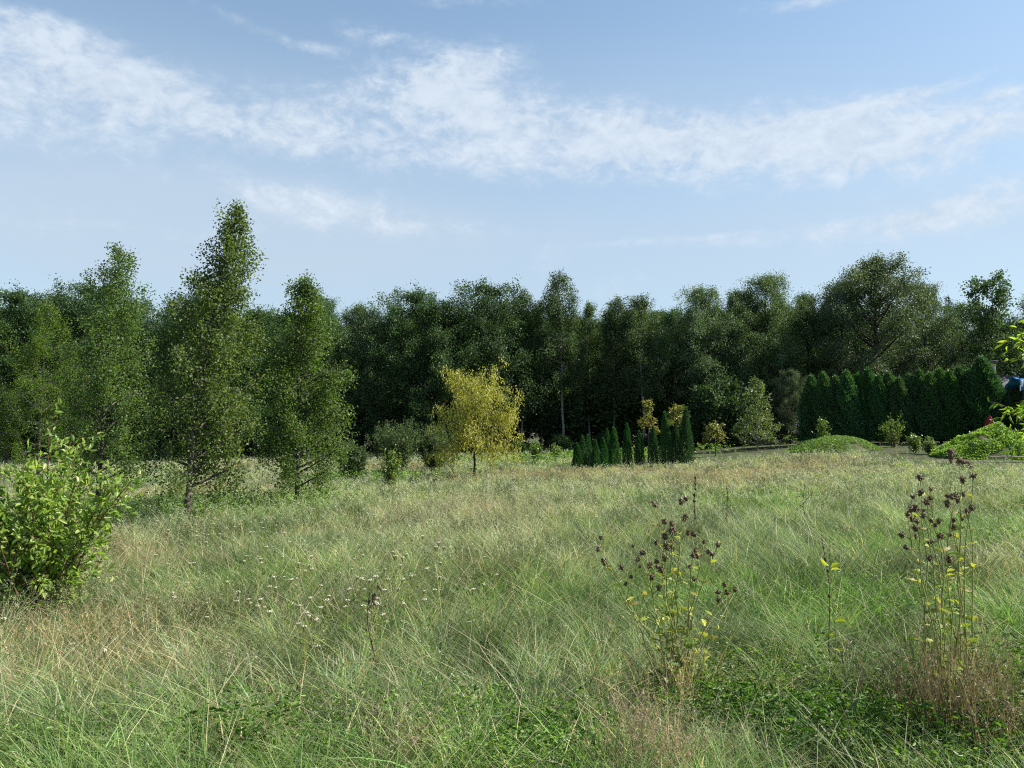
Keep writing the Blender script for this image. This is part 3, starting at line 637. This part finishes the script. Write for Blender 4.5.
front = [  # kind, px, Y, top row, width, label
    ('oak', 8, 50, 294, 1.0, 'dark round crowned tree at the far left edge of the wood'),
    ('oak', 52, 54, 284, .9, 'dark wood tree whose crown tops the skyline left of the leftmost meadow birch'),
    ('oak', 88, 52, 288, .9, 'dark tree directly behind the leftmost meadow birch'),
    ('oak', 135, 54, 292, 1.0, 'dark tree filling the gap between the two left meadow birches'),
    ('oak', 195, 52, 300, 1.0, 'dark tree hidden behind the tallest meadow birch'),
    ('oak', 255, 52, 300, 1.0, 'dark tree showing between the tallest and the rightmost meadow birch'),
    ('willow', 318, 54, 300, .8, 'grey green tree behind the rightmost meadow birch'),
    ('willow', 362, 56, 304, .85, 'bluish round tree just right of the rightmost meadow birch'),
    ('oak', 412, 55, 294, 1.0, 'dark tree with peaked crown above the grey willow bush'),
    ('oak', 447, 53, 291, .95, 'dark leafy tree rising behind the golden tree, on its left'),
    ('oak', 486, 55, 287, 1.0, 'dark rounded tree behind the right half of the golden tree'),
    ('birch', 522, 56, 290, .9, 'wood birch with visible pale trunk, leftmost of the wood birches'),
    ('birch', 541, 57, 300, .8, 'slim lower wood birch between the leftmost and the tallest wood birch'),
    ('birch', 563, 55, 272, .95, 'tallest wood birch with pointed drooping top on the skyline'),
    ('birch', 590, 57, 302, .9, 'wood birch just right of the tallest wood birch'),
    ('birch', 614, 56, 297, 1.0, 'wood birch with wide drooping crown behind the small thujas'),
    ('birch', 643, 55, 295, 1.15, 'pale green wood birch with the broadest crown, above the ochre headed tree'),
    ('oak', 672, 58, 302, .8, 'dark low tree just right of the broadest wood birch'),
    ('willow', 706, 55, 291, .9, 'grey green tree with lumpy crown above the umbrella shaped ochre tree'),
    ('willow', 738, 57, 290, .8, 'middle one of three lumpy grey green trees above the light cone tree'),
    ('willow', 768, 56, 279, .85, 'lumpy grey green tree whose crown is a high knob above the light cone tree'),
    ('willow', 806, 58, 293, .7, 'open crowned willow with a dark forked trunk left of the biggest tree'),
    ('willow', 845, 57, 284, .8, 'willow on the left flank of the biggest tree over the hedge'),
    ('willow', 885, 54, 256, 1.05, 'biggest tree, great billowing crown high above the hedge'),
    ('willow', 925, 57, 286, .75, 'willow on the right flank of the biggest tree over the hedge'),
    ('spruce', 952, 62, 293, 1.0, 'dark spruce top between the biggest tree and the airy aspen'),
    ('oak', 966, 60, 304, .8, 'dark tree low on the skyline between the spruce top and the airy tree'),
    ('aspen', 994, 54, 284, 1.0, 'airy tree with open branches and sky gaps near the right edge'),
    ('willow', 1046, 55, 300, 1.0, 'grey green tree cut by the right edge above the hedge'),
]
for i, (k, px, Y, top, wd, lab) in enumerate(front): wood(k, px, Y, top, lab, G1, wd, var=i)
G2 = 'undergrowth bushes along the foot of the wood'
rg = rng_(9)
low = [(722, 50, 372, 1.0, 'hazel', 'big leaved bush left of the light cone shaped tree'), (790, 50, 366, .8, 'willow', 'silver green drooping tree between the light cone tree and the hedge'),
       (740, 51, 392, .8, 'hazel', 'dark bush directly behind the light cone shaped tree'), (694, 51, 402, .8, 'hazel', 'dark bush behind the gap between small thujas and umbrella shaped tree')]
for i, (px, Y, top, wd, k, lab) in enumerate(low): wood(k, px, Y, top, lab, G2, wd, var=i)
names = ['at the far left edge', 'left of the leftmost meadow birch', 'behind the leftmost meadow birch', 'between the two left meadow birches', 'behind the tallest meadow birch', 'right of the tallest meadow birch', 'left of the rightmost meadow birch',
         'right of the rightmost meadow birch', 'above the bright green sapling', 'behind the grey willow bush', 'left of the golden tree', 'behind the golden tree', 'right of the golden tree', 'left of the small thuja row', 'behind the middle of the small thuja row', 'behind the tallest small thuja']
for i, nm in enumerate(names):
    px = -10 + i * 44; wood('hazel', px, 52 + 3 * rg.random(), 428 + 10 * rg.random() if i > 11 else 385 + 30 * rg.random(), 'dark undergrowth bush at the wood edge ' + nm, G2, 1.0 + .3 * rg.random(), var=i)
G3 = 'deeper trees closing the wood behind the front row'
for row, (Y0, n, lift) in enumerate(((62, 24, 12), (69, 22, 16), (78, 20, 22))):
    for i in range(n):
        px = -120 + 1260 * (i + .5 * (row % 2) + .25 * rg.random()) / n
        k = 'oak' if px < 680 else ('willow' if rg.random() < .6 else 'oak')
        top = 302 + lift * .5 + 10 * rg.random() + (8 if px > 900 else 0)
        wood(k, px, Y0 + 3 * rg.random(), top, 'dark tree deep in the wood, hardly seen behind the front row', G3, 1.05, var=i + row)
for i in range(22):
    px = -80 + 1120 * i / 21
    wood('hazel', px, 58 + 3 * rg.random(), 372 + 22 * rg.random(), 'shaded bush inside the wood behind the front row', 'shaded bushes inside the wood', 1.3, var=i)

# ------------------------------------------------------------------ mounds
def mound(px, Y, wpx, top, seed, label, nleaf, leaf, skew=1.0):
    x0, y0, z0 = at(px, Y); h = hgt(top, x0, Y); rx = wpx / FPX * Y * .5; rg = rng_(seed)
    t = thing('earth_mound', label, 'mound', (x0, y0, 0), 0, 'weedy earth mounds before the hedge')
    def prof(X, Yy):
        rr = np.hypot(X / rx, Yy / (rx * .75)); k = NZ[7].f(X + seed, Yy, rx * .5) - .5
        return h * np.clip(1 - rr ** 2, 0, 1) ** 1.1 * (1 + (.6 if leaf > .08 else .2) * k + (.35 if leaf > .08 else .1) * (NZ[2](X + seed, Yy, rx * .16) - .5)) 
    n = 61; g = np.linspace(-1.05, 1.05, n); X, Yy = np.meshgrid(g * rx, g * rx * .75)
    Z = ground(X + x0, Yy + y0) + prof(X, Yy) - .02 - .3 * (np.hypot(X / rx, Yy / rx / .75) > 1)
    i, j = np.meshgrid(np.arange(n - 1), np.arange(n - 1)); b = (j * n + i).ravel()
    link('soil', mesh('soil', np.stack([X, Yy, Z], -1), np.stack([b, b + 1, b + n + 1, b + n], -1), smooth=True), M['mound_soil'], t)
    r = np.sqrt(rg.random(nleaf)) * 1.03; a = rg.random(nleaf) * 6.28; X = r * np.cos(a) * rx; Yy = r * np.sin(a) * rx * .75
    keep = NZ[4].f(X * 1.0 + seed, Yy, 1.3) < .66; X = X[keep]; Yy = Yy[keep]; m = len(X)
    hh = .02 + (.26 if leaf > .08 else .10) * rg.random(m) * sstep(.3, .8, NZ[5].f(X, Yy + seed, .7))
    P = np.stack([X, Yy, ground(X + x0, Yy + y0) + prof(X, Yy) + hh], -1)
    ax = np.stack([rg.normal(size=m), rg.normal(size=m), .3 + rg.random(m)], -1)
    V, Q, nv = leaf_geo(P, leaf * (.6 + .8 * rg.random(m)), leaf * .5, rg, axis=ax, spread=.4)
    o = link('weed_cover', mesh('weed_cover', V, Q, tone=np.repeat(rg.random(m), nv)), M['mound_leaf'] if leaf > .08 else M['weed_leaf'], t); o['kind'] = 'stuff'
M['mound_soil'] = noisemat('mound_soil', (.05, .075, .02), (.10, .10, .05), 2.5, rough=1)
mound(832, 40.5, 92, 437.5, 3, 'low grassy mound in front of the left part of the hedge', 16000, .07)
mound(992, 33.5, 112, 432, 8, 'bright green weedy mound near the right edge below the red parasol', 22000, .085)

# ------------------------------------------------------------------ small man-made things at the right
def box(Vs, Qs, off, cx, cy, cz, sx, sy, sz, rz=0):
    c, s = math.cos(rz), math.sin(rz)
    v = [(cx + c * a * sx / 2 - s * b * sy / 2, cy + s * a * sx / 2 + c * b * sy / 2, cz + d * sz / 2) for d in (-1, 1) for a, b in ((-1, -1), (1, -1), (1, 1), (-1, 1))]
    q = [(0, 3, 2, 1), (4, 5, 6, 7), (0, 1, 5, 4), (1, 2, 6, 5), (2, 3, 7, 6), (3, 0, 4, 7)]
    Vs += v; Qs += [tuple(i + off for i in f) for f in q]; return off + 8
def boxobj(name, mat, parent, boxes, bevel=.01):
    V, Q, off = [], [], 0
    for b in boxes: off = box(V, Q, off, *b)
    o = link(name, mesh(name, V, Q), mat, parent)
    if bevel: mod = o.modifiers.new('bevel', 'BEVEL'); mod.width = bevel; mod.segments = 2
    return o
M['plank'] = noisemat('plank', (.16, .13, .10), (.38, .34, .28), 6, (1, 8, 8), lo=.35, hi=.65)
M['red_cloth'] = noisemat('red_cloth', (.20, .010, .018), (.28, .02, .035), 12, rough=.8)
M['pale_cloth'] = noisemat('pale_cloth', (.55, .45, .45), (.65, .58, .58), 12, rough=.8)
M['blue_cloth'] = noisemat('blue_cloth', (.012, .10, .24), (.03, .17, .34), 5, rough=.55)
M['white_cloth'] = noisemat('white_cloth', (.6, .65, .7), (.75, .78, .8), 5, rough=.6)
M['black_metal'] = noisemat('black_metal', (.012, .012, .014), (.03, .03, .033), 10, rough=.5)
M['grey_render'] = noisemat('grey_render', (.20, .21, .23), (.28, .29, .31), 4, rough=.9)
M['roof_tile'] = noisemat('roof_tile', (.05, .05, .06), (.09, .09, .10), 8, rough=.7)
# weathered plank lying on the grass
x, y, z = at(1018, 30.5)
t = thing('weathered_plank', 'long pale weathered plank lying in the grass below the bright mound', 'plank', (x, y, z + .22), R(3))
boxobj('board', M['plank'], t, [(0.2, 0, 0, 2.8, .20, .05)], .006); boxobj('batten', M['plank'], t, [(0.9, .02, .050, .9, .10, .045), (-.5, -.01, .046, .5, .09, .035)], .004)
# closed red parasol behind the mound
x, y, z = at(990, 39); hh = hgt(415, x, 39)
t = thing('closed_parasol', 'closed dark red parasol standing behind the bright green mound', 'parasol', (x, y, z))
tb = Tubes(); tb.add([(0, 0, 0), (0, 0, hh * .5), (0, 0, hh)], [.02, .02, .015], 8); link('pole', tb.mesh('pole'), M['black_metal'], t)
K, S = 14, 20; V = []
for k in range(K):
    f = k / (K - 1); zz = hh - .03 - f * .85; rr = (.03 + .20 * math.sin(min(1, f * 1.15) * math.pi * .5) ** .9) * (1 - .25 * max(0, f - .8) * 5)
    for s_ in range(S): a = s_ / S * 2 * math.pi; q = rr * (1 + .22 * math.cos(a * 5 + f)); V.append((q * math.cos(a), q * math.sin(a), zz))
Q = [(k * S + s_, (k + 1) * S + s_, (k + 1) * S + (s_ + 1) % S, k * S + (s_ + 1) % S) for k in range(K - 1) for s_ in range(S)]
link('canopy', mesh('canopy', V, Q, smooth=True), M['red_cloth'], t)
tb = Tubes(); tb.add([(-.12, -.17, hh - .22), (.0, -.225, hh - .30), (.13, -.2, hh - .45), (.2, -.13, hh - .60)], [.02, .022, .022, .02], 6); link('strap', tb.mesh('strap'), M['pale_cloth'], t)
# play tower with a blue tarpaulin seen above the hedge gap
x, y, z = at(1033, 41.2); yt = 41.2; hb = hgt(386, x, yt); ht = hgt(378, x, yt)
t = thing('play_tower', 'blue tarpaulin roof on a black frame above the hedge at the right edge', 'play tower', (x, y, z))
for a, b in ((-.85, -.6), (.85, -.6), (.85, .6), (-.85, .6)): boxobj('post', M['black_metal'], t, [(a, b, hb / 2, .07, .07, hb)], .005)
boxobj('ridge_frame', M['black_metal'], t, [(0.2, 0, ht + .1, 1.4, .5, .16), (.2, -.3, ht - .02, 1.5, .06, .12)], .02)
n = 15; g = np.linspace(-1, 1, n); X, Yy = np.meshgrid(g * .98, g * .75); Z = hb + (ht - hb) * (1 - np.abs(Yy / .75) ** 1.5) * .95 + .07 * np.sin(X * 5 + Yy * 3) + .06 * np.sin(Yy * 11)
edge = (np.abs(Yy) > .7); Z = Z - .16 * edge
i, j = np.meshgrid(np.arange(n - 1), np.arange(n - 1)); b = (j * n + i).ravel()
o = link('tarpaulin', mesh('tarpaulin', np.stack([X, Yy, Z], -1), np.stack([b, b + 1, b + n + 1, b + n], -1), smooth=True), M['blue_cloth'], t)
mod = o.modifiers.new('solid', 'SOLIDIFY'); mod.thickness = .02
boxobj('loose_flap', M['white_cloth'], t, [(-1.0, -.72, hb + .10, .10, .04, .34), (-1.06, -.70, hb - .15, .06, .03, .30)], .01)
# house hidden behind the hedge: its chimney shows in the gap
x, y, z = at(1001, 50); ch = hgt(362, x, 50)
t = thing('house', 'grey house behind the hedge of which the capped chimney shows', 'house', (x + 1.5, y + 3, z))
boxobj('wall', M['grey_render'], t, [(0, 0, 1.35, 7, 5, 2.7)], .02)
V = [(-3.8, -2.8, 2.7), (3.8, -2.8, 2.7), (3.8, 2.8, 2.7), (-3.8, 2.8, 2.7), (-3.8, 0, 4.2), (3.8, 0, 4.2)]
rf = link('roof', mesh('roof', V, [(0, 1, 5, 4), (2, 3, 4, 5), (0, 3, 2, 1)], [(0, 4, 3), (1, 2, 5)]), M['roof_tile'], t)
cm = boxobj('chimney', M['grey_render'], rf, [(-1.5, -2.2, 1.6 + ch / 2, .36, .36, ch - 3.2)], .01)
boxobj('chimney_cap', M['roof_tile'], rf, [(-1.5, -2.2, ch + .05, .56, .56, .20)], .02)

# ------------------------------------------------------------------ near branches reaching in from outside the frame
def side_tree(name, label, base, tips, seed, leafL, leafW, mat, per=14, droop=.8):
    rg = rng_(seed); tb = Tubes(); LP = []; LA = []
    bx, by, bz = base; H = max(t_[2] for t_ in tips) - bz
    t = thing(name, label, 'tree', base)
    tb.add([(0, 0, -.1), (.02, .03, H * .35), (-.02, .02, H * .7), (0, 0, H * 1.05)], [.035, .03, .022, .012], 8)
    for (tx, ty, tz) in tips:
        e = np.array([tx - bx, ty - by, tz - bz]); s0 = np.array([0, 0, max(.3, e[2] - .45 * math.hypot(e[0], e[1]))])
        mid = (s0 + e) / 2 + np.array([0, 0, .18]); u = np.linspace(0, 1, 9)[:, None]
        P = s0 * (1 - u) ** 2 + 2 * mid * u * (1 - u) + e * u ** 2; P += rg.normal(size=P.shape) * .008; tb.add(P, np.linspace(.012, .003, 9), 6)
        for j in range(5):
            g = (.45 + .55 * (j + 1) / 5) * 7.99; a = int(g); q0 = P[a] + (P[a + 1] - P[a]) * (g - a)
            S = curve_pts(q0, unit(e - s0 + rg.normal(size=3) * .45 * np.linalg.norm(e - s0)), .22 + .18 * rg.random(), 6, droop, rg, .1); tb.add(S, np.linspace(.004, .0015, 6), 4)
            ss = rg.random(per) * 4.99; ai = ss.astype(int); LP.append(S[ai] + (S[ai + 1] - S[ai]) * (ss - ai)[:, None]); LA.append(np.tile(unit(S[-1] - S[0]) + np.array([0, 0, -.5 * droop]), (per, 1)))
    LP = np.concatenate(LP); LA = np.concatenate(LA); n = len(LP)
    V, Q, nv = leaf_geo(LP, leafL * (.6 + .7 * rg.random(n)), leafW * (.8 + .4 * rg.random(n)), rg, axis=LA, spread=.7, six=True, curl=.25)
    link('trunk', tb.mesh('trunk'), M['twig'], t); link('foliage', mesh('foliage', V, Q, tone=np.repeat(.3 + .7 * rg.random(n), nv)), mat, t)
def pt(px, py, Y): x = (px - 512) / FPX * Y; return (x, Y, H0 + Y * elev(py))
x, y, z = at(1085, 7.0)
side_tree('peach_tree', 'near young tree at the right edge with drooping narrow bright leaves', (x, y, z),
          [pt(1022, 342, 6.8), pt(1030, 360, 6.9), pt(1022, 416, 7.0), pt(1018, 430, 7.1), pt(1034, 406, 6.8), pt(1040, 330, 7.2), pt(1044, 440, 6.7), pt(1070, 300, 7)], 91, .085, .017, M['sallow_leaf'], per=7)
x, y, z = at(-70, 4.6)
side_tree('cherry_sapling', 'nearest sapling at the left edge of which two bright leaves show', (x, y, z), [pt(-22, 537, 4.4), pt(-26, 562, 4.4), pt(-60, 470, 4.6)], 92, .075, .03, M['sallow_leaf'], per=3, droop=.4)

# ------------------------------------------------------------------ weeds that stand out
def ico(c, r, rg, rough=.25, seg=8, rings=6, sq=1.0):
    V = []
    for i in range(rings + 1):
        th = math.pi * i / rings
        for j in range(seg):
            a = 2 * math.pi * j / seg; k = r * (1 + rg.normal() * rough)
            V.append((c[0] + k * math.sin(th) * math.cos(a), c[1] + k * math.sin(th) * math.sin(a), c[2] + k * sq * math.cos(th)))
    Q = [(i * seg + j, (i + 1) * seg + j, (i + 1) * seg + (j + 1) % seg, i * seg + (j + 1) % seg) for i in range(rings) for j in range(seg)]
    return np.array(V), np.array(Q)
def lobed(P, a, n, L, W, tone):
    """a jagged thistle leaf: a strip whose width zigzags"""
    a = unit(np.array(a, float)); s = unit(np.cross(a, n)); n = np.cross(s, a); m = 9; V = []
    for k in range(m):
        f = k / (m - 1); w = W * math.sin(math.pi * min(1, f * .92 + .08)) * (1.0 if k % 2 else .45); c = np.array(P) + a * L * f - np.array([0, 0, 1]) * L * .35 * f * f
        V += [c - s * w + n * w * .3, c, c + s * w + n * w * .3]
    Q = []
    for k in range(m - 1): b = k * 3; Q += [(b, b + 1, b + 4, b + 3), (b + 1, b + 2, b + 5, b + 4)]
    return np.array(V), np.array(Q), np.full(len(V), tone)
def head_mesh(seed):
    rg = rng_(seed); v, f = ico((0, 0, 0), .0135, rg, .16, sq=1.2); m = 26; a = unit(rg.normal(size=(m, 3)) + np.array([0, 0, .5]))
    v2, f2, nv = leaf_geo(a * .0095, .019, .0055, rg, axis=a * 3, spread=.3)
    return mesh('seed_head', np.concatenate([v, v2]), np.concatenate([f, f2 + len(v)]))
HEADS = [head_mesh(i) for i in range(5)]; FLUFF = mesh('seed_fluff', *ico((0, 0, 0), .010, rng_(6), .25))
def thistle(label, px, Y, stems, seed, low=14):
    """stems: list of (tip px, tip py, number of heads)"""
    rg = rng_(seed); x0, y0, z0 = at(px, Y); t = thing('thistle', label, 'thistle', (x0, y0, z0), 0, 'tall dried thistles in the foreground')
    tb = Tubes(); heads = []; Vl = []; Ql = []; Tl = []; ol = 0
    for (tx, ty, nh) in stems:
        yy = Y + rg.normal() * .10; e = np.array([(tx - 512) / FPX * yy - x0, yy - Y, H0 + yy * elev(ty) - z0]); b = np.array([rg.normal() * .05, rg.normal() * .05, -.02])
        mid = np.array([b[0] + (e[0] - b[0]) * (.2 + .3 * rg.random()) + rg.normal() * .03, b[1] + (e[1] - b[1]) * .4 + rg.normal() * .04, e[2] * (.45 + .25 * rg.random())]); u = np.linspace(0, 1, 12)[:, None]
        P = b * (1 - u) ** 2 + 2 * mid * u * (1 - u) + e * u ** 2; P[1:-1] += rg.normal(size=(10, 3)) * .008 + np.array([.03, .02, 0]) * rg.normal() * np.sin(np.linspace(.4, 5.6, 10))[:, None]; tb.add(P, np.linspace(.0062, .0022, 12), 6)
        for k in range(nh):
            q0 = P[-1] if k == 0 else P[-1 - (k % 3)]
            if k == 0: q = q0
            else:
                d = unit(np.array([rg.normal(), rg.normal() * .7, .35 + rg.random()])); q = q0 + d * (.03 + .065 * rg.random()); tb.add([q0, (q0 + q) / 2 + (0, 0, .004), q], [.0028, .0024, .002], 4)
            heads.append((q, .75 + .5 * rg.random()))
        nl = 6 + int(rg.random() * 4)
        for k in range(nl):
            f = .38 + .60 * (k + rg.random()) / nl; i = int(f * 10.9); az = rg.random() * 6.28; sz = (.13 - .07 * f) * (.7 + .6 * rg.random())
            v, q, tn = lobed(P[i], (math.cos(az), math.sin(az) * .8, .7), rg.normal(size=3) + np.array([0, -.6, .3]), sz * 1.1, sz * .22, min(1, max(0, f * 1.0 + rg.normal() * .2))); Vl.append(v); Ql.append(q + ol); Tl.append(tn); ol += len(v)
    for k in range(low):
        az = rg.random() * 6.28; sz = .10 + .09 * rg.random(); v, q, tn = lobed((rg.normal() * .05, rg.normal() * .05, .1 + .5 * rg.random()), (math.cos(az), math.sin(az), .6), rg.normal(size=3) * .6 + np.array([0, -.4, .8]), sz, sz * .26, rg.random() * .6); Vl.append(v); Ql.append(q + ol); Tl.append(tn); ol += len(v)
    link('stems', tb.mesh('stems'), M['green_stem'], t)
    for i, (q, k) in enumerate(heads[:100]):
        o = link('seed_head', HEADS[i % 5], M['seed_head'], t, q); o.scale = (k,) * 3; o.rotation_euler = (rg.normal() * .4, rg.normal() * .4, rg.random() * 6)
        if rg.random() < .25: link('seed_fluff', FLUFF, M['fluff'], o, (0, 0, .013))
    link('leaves', mesh('leaves', np.concatenate(Vl), np.concatenate(Ql), tone=np.concatenate(Tl)), M['thistle_leaf'], t)
thistle('widest dried thistle with spreading stems and brown heads right of centre', 672, 5.6,
        [(654, 505, 4), (664, 522, 3), (680, 502, 4), (684, 515, 3), (670, 532, 4), (666, 548, 5), (702, 542, 5), (691, 556, 3), (632, 546, 3), (636, 560, 4), (600, 538, 3), (602, 560, 3), (648, 566, 3), (722, 585, 3), (732, 590, 2), (716, 545, 2)], 201, 22)
thistle('tall narrow dried thistle with dark heads at right foreground', 935, 5.0,
        [(910, 497, 4), (908, 510, 3), (918, 478, 3), (924, 502, 4), (920, 516, 4), (932, 525, 4), (914, 522, 3), (928, 498, 2)], 202, 16)
thistle('slimmer dried thistle just right of the tall narrow one', 958, 5.1,
        [(952, 496, 3), (945, 496, 2), (971, 476, 3), (960, 480, 2), (950, 520, 2), (968, 508, 2)], 203, 10)

POD = mesh('seed_pod', *ico((0, 0, 0), 1.0, rng_(8), .25, 6, 4, 1.6))
def dead_weed(label, px, Y, tips, seed, r=.006, buds=8, name='dead_weed', budr=.006):
    rg = rng_(seed); x0, y0, z0 = at(px, Y); t = thing(name, label, 'dry stem', (x0, y0, z0), 0, 'dry stems standing in the meadow'); tb = Tubes(); pods = []; main = None
    for i, (tx, ty) in enumerate(tips):
        e = np.array([(tx - 512) / FPX * Y - x0, rg.normal() * .04, H0 + Y * elev(ty) - z0]); b = np.array([0, 0, -.02]) if main is None else main[int(len(main) * (.5 + .3 * rg.random()))]
        u = np.linspace(0, 1, 13)[:, None]; P = b + (e - b) * u + np.array([.02, .01, 0]) * np.sin(u * 7 + seed) * (e[2] - b[2]) * (1 if r < .0055 else 1.4); 
        if i == 0: main = P
        tb.add(P, np.linspace(r, r * .45, 13) * (1 if i == 0 else .6), 6)
        for k in range(buds):
            q = P[int(12 * (.35 + .65 * rg.random()))] + rg.normal(size=3) * r * .8; pods.append((q, budr * (.7 + .6 * rg.random())))
    link('stem', tb.mesh('stem'), M['dead_stem'], t)
    for q, k in pods: o = link('seed_pod', POD, M['seed_head'], t, q); o.scale = (k,) * 3; o.rotation_euler = (0, 0, rg.random() * 6)
dead_weed('bare crooked brown stem alone in the foreground left of centre', 378, 5.5, [(371, 592), (381, 586)], 301, r=.0065, buds=12, budr=.008)
dead_weed('branched dry weed in mid meadow between the two thistles', 803, 14, [(802, 484), (794, 497), (810, 492), (798, 505)], 302, r=.009, buds=6)
dead_weed('dark dock spike just above the widest thistle', 697, 13, [(692, 472)], 303, r=.009, buds=26, budr=.013)
dead_weed('dark dock spike right of and beyond the widest thistle', 727, 13.5, [(724, 484)], 304, r=.007, buds=16, budr=.011)
dead_weed('thin dry stalk with dark top left of the right hand thistles', 828, 6.3, [(824, 536)], 305, r=.005, buds=12, budr=.007)
dead_weed('rusty dock spike at the left foot of the bright mound', 950, 30, [(948, 450), (953, 452)], 306, r=.03, buds=24, budr=.06)
dead_weed('second rusty dock spike below the bright mound', 962, 28, [(958, 460), (965, 464)], 307, r=.03, buds=24, budr=.06)
dead_weed('dark dry stem in the grass left of the plank', 971, 26, [(970, 468)], 308, r=.03, buds=14, budr=.05)
dead_weed('small dry stalk in mid meadow left of the thistle row', 560, 17, [(558, 498)], 309, r=.007, buds=8, budr=.008)
# plant with a few yellow green leaves left of the right hand thistles
rg = rng_(310); x, y, z = at(830, 6.0); t = thing('yellowing_weed', 'slender weed with three yellow green leaves left of the right thistles', 'weed', (x, y, z))
tb = Tubes(); hh = hgt(566, x, 6.0); tb.add([(0, 0, 0), (.01, 0, hh * .5), (-.03, 0, hh)], [.004, .003, .002], 5); link('stem', tb.mesh('stem'), M['green_stem'], t)
P = np.array([(-.03, 0, hh), (-.02, 0, hh * .97), (-.02, 0, hh * .99), (0, 0, hh * .6), (0, 0, hh * .5), (0, 0, hh * .4)]); ax = np.array([(-1, 0, .6), (1.2, 0, .1), (.6, -.6, .4), (1, 0, .3), (-1, 0, .3), (.3, -1, .2)]) * 2.5
V, Q, nv = leaf_geo(P, .085, .04, rg, axis=ax, spread=.3, six=True); link('leaves', mesh('leaves', V, Q, tone=np.repeat(.8 * np.ones(6), nv)), M['thistle_leaf'], t)

# dry reddish stem clumps
def stem_clump(label, px, Y, n, h, rad, seed, col, cl='dry stem clump'):
    rg = rng_(seed); x0, y0, z0 = at(px, Y); x = x0 + rg.normal(size=n) * rad; y = y0 + rg.normal(size=n) * rad * .7
    hh = h * (.5 + .6 * rg.random(n)); az = rg.random(n) * 6.28
    c = np.array(col) * (.6 + .8 * rg.random((n, 1)))
    v, q, cc, P = blade_mesh(x, y, hh, .0035 + .003 * rg.random(n), az, .05 + .3 * rg.random(n), .3 * rg.random(n), rg.random(n) * 6.28, c, c * 1.15, 7)
    m = 7; s = .55 + .45 * rg.random((n, m)); i0 = np.minimum((s * 6).astype(int), 5); pos = P[np.arange(n)[:, None], i0].reshape(-1, 3) + rg.normal(size=(n * m, 3)) * .006
    v2, q2, nv = leaf_geo(pos, .022 + .02 * rg.random(n * m), .005, rg, axis=np.array([0, 0, .8]), spread=.8); c2 = np.repeat(np.repeat(c * 1.1, m, axis=0), nv, axis=0)
    me = mesh('dry_clump', np.concatenate([v, v2]) - np.array([x0, y0, z0]), np.concatenate([q, q2 + len(v)]), col=np.concatenate([cc, c2]))
    tag(link('dry_clump', me, M['weeds'], None, (x0, y0, z0)), label, 'dry clump', 'clumps of dry stems')
stem_clump('pinkish brown dry stem clump at the bottom below the widest thistle', 650, 4.1, 170, .75, .17, 401, (.30, .23, .16))
stem_clump('dense brown dry stem clump at the foot of the right thistles', 935, 4.75, 300, 1.0, .17, 402, (.15, .115, .07))
stem_clump('thin reddish stem clump right of the slimmer thistle', 985, 4.5, 130, .85, .16, 403, (.20, .155, .10))
stem_clump('sparse brown stem clump left of the bottom centre', 400, 4.3, 90, .5, .12, 404, (.3, .24, .16))
stem_clump('tan straw clump at the bottom left below the leafy bush', 250, 4.4, 120, .40, .12, 405, (.34, .27, .17))
stem_clump('reddish stem clump left of the thin dry stalk', 800, 5.2, 60, .5, .12, 406, (.24, .19, .12))
stem_clump('golden straw clump under the leafy bush', 90, 6.8, 220, .5, .4, 407, (.38, .29, .15))

stem_clump('tangle of tan stems around the foot of the widest thistle', 672, 5.55, 150, .85, .15, 408, (.34, .28, .15))
stem_clump('tall dark green stems crowded round the tall narrow thistle', 925, 5.0, 160, 1.05, .11, 410, (.07, .12, .035))
stem_clump('tan stems mingling with the slimmer thistle', 962, 5.15, 110, 1.0, .10, 409, (.30, .24, .13))
# yarrow flowers
def yarrow_geo(seed):
    rg = rng_(seed); tb = Tubes(); tb.add([(0, 0, 0), (.01, 0, .30), (0, .01, .58)], [.0025, .002, .0016], 5); V = []; Q = []; off = 0
    for k in range(16):
        a = rg.random() * 6.28; rr = .024 * math.sqrt(rg.random()); c = (rr * math.cos(a), rr * math.sin(a) + .01, .597 - 9 * rr * rr + .003 * rg.normal()); tb.add([(0, .01, .54), c], [.001, .001], 3)
        v, f = ico(c, .0065, rg, .12, 6, 3, .6); V.append(v); Q.append(f + off); off += len(v)
    n = 16; P = np.stack([0 * np.arange(n), 0 * np.arange(n), .05 + .38 * rg.random(n)], -1)
    v, q, nv = leaf_geo(P, .06, .012, rg, axis=np.array([0, 0, .6]), spread=1)
    return tb.mesh('stem'), mesh('flower_head', np.concatenate(V), np.concatenate(Q)), mesh('leaves', v, q, tone=np.repeat(rg.random(n), nv))
yg = [yarrow_geo(1), yarrow_geo(2)]; yp = []
rg = rng_(500); spots = []
for (px, py, sx, sy, n) in ((320, 590, 60, 22, 34), (200, 535, 60, 18, 22), (400, 575, 30, 12, 16), (250, 520, 60, 8, 10), (945, 560, 30, 14, 9), (70, 640, 60, 20, 4), (330, 615, 60, 20, 16), (480, 600, 60, 20, 6)):
    for _ in range(int(n * 1.3)):
        qx = px + rg.normal() * sx; qy = py + rg.normal() * sy; Y = (H0 - .45) * FPX / max(60, (qy - 425)); spots.append((qx, min(Y, 21)))
for i, (qx, Y) in enumerate(spots):
    x, y, z = at(qx, Y); s = .70 + .3 * rg.random()
    where = 'in the left half of the meadow' if qx < 512 else 'by the right hand thistles'
    lab = 'white flat headed yarrow standing in the grass ' + where; loc = (x, y, z)
    if i < 2:
        t = thing('yarrow', lab, 'flower', loc, i, 'white yarrow flowers in the meadow', s); link('stem', yg[i][0], M['green_stem'], t); link('flower_head', yg[i][1], M['yarrow'], t); link('leaves', yg[i][2], M['weed_leaf'], t); yp.append(t)
    else: dup(yp[i % 2], loc, rg.random() * 6, lab, s)
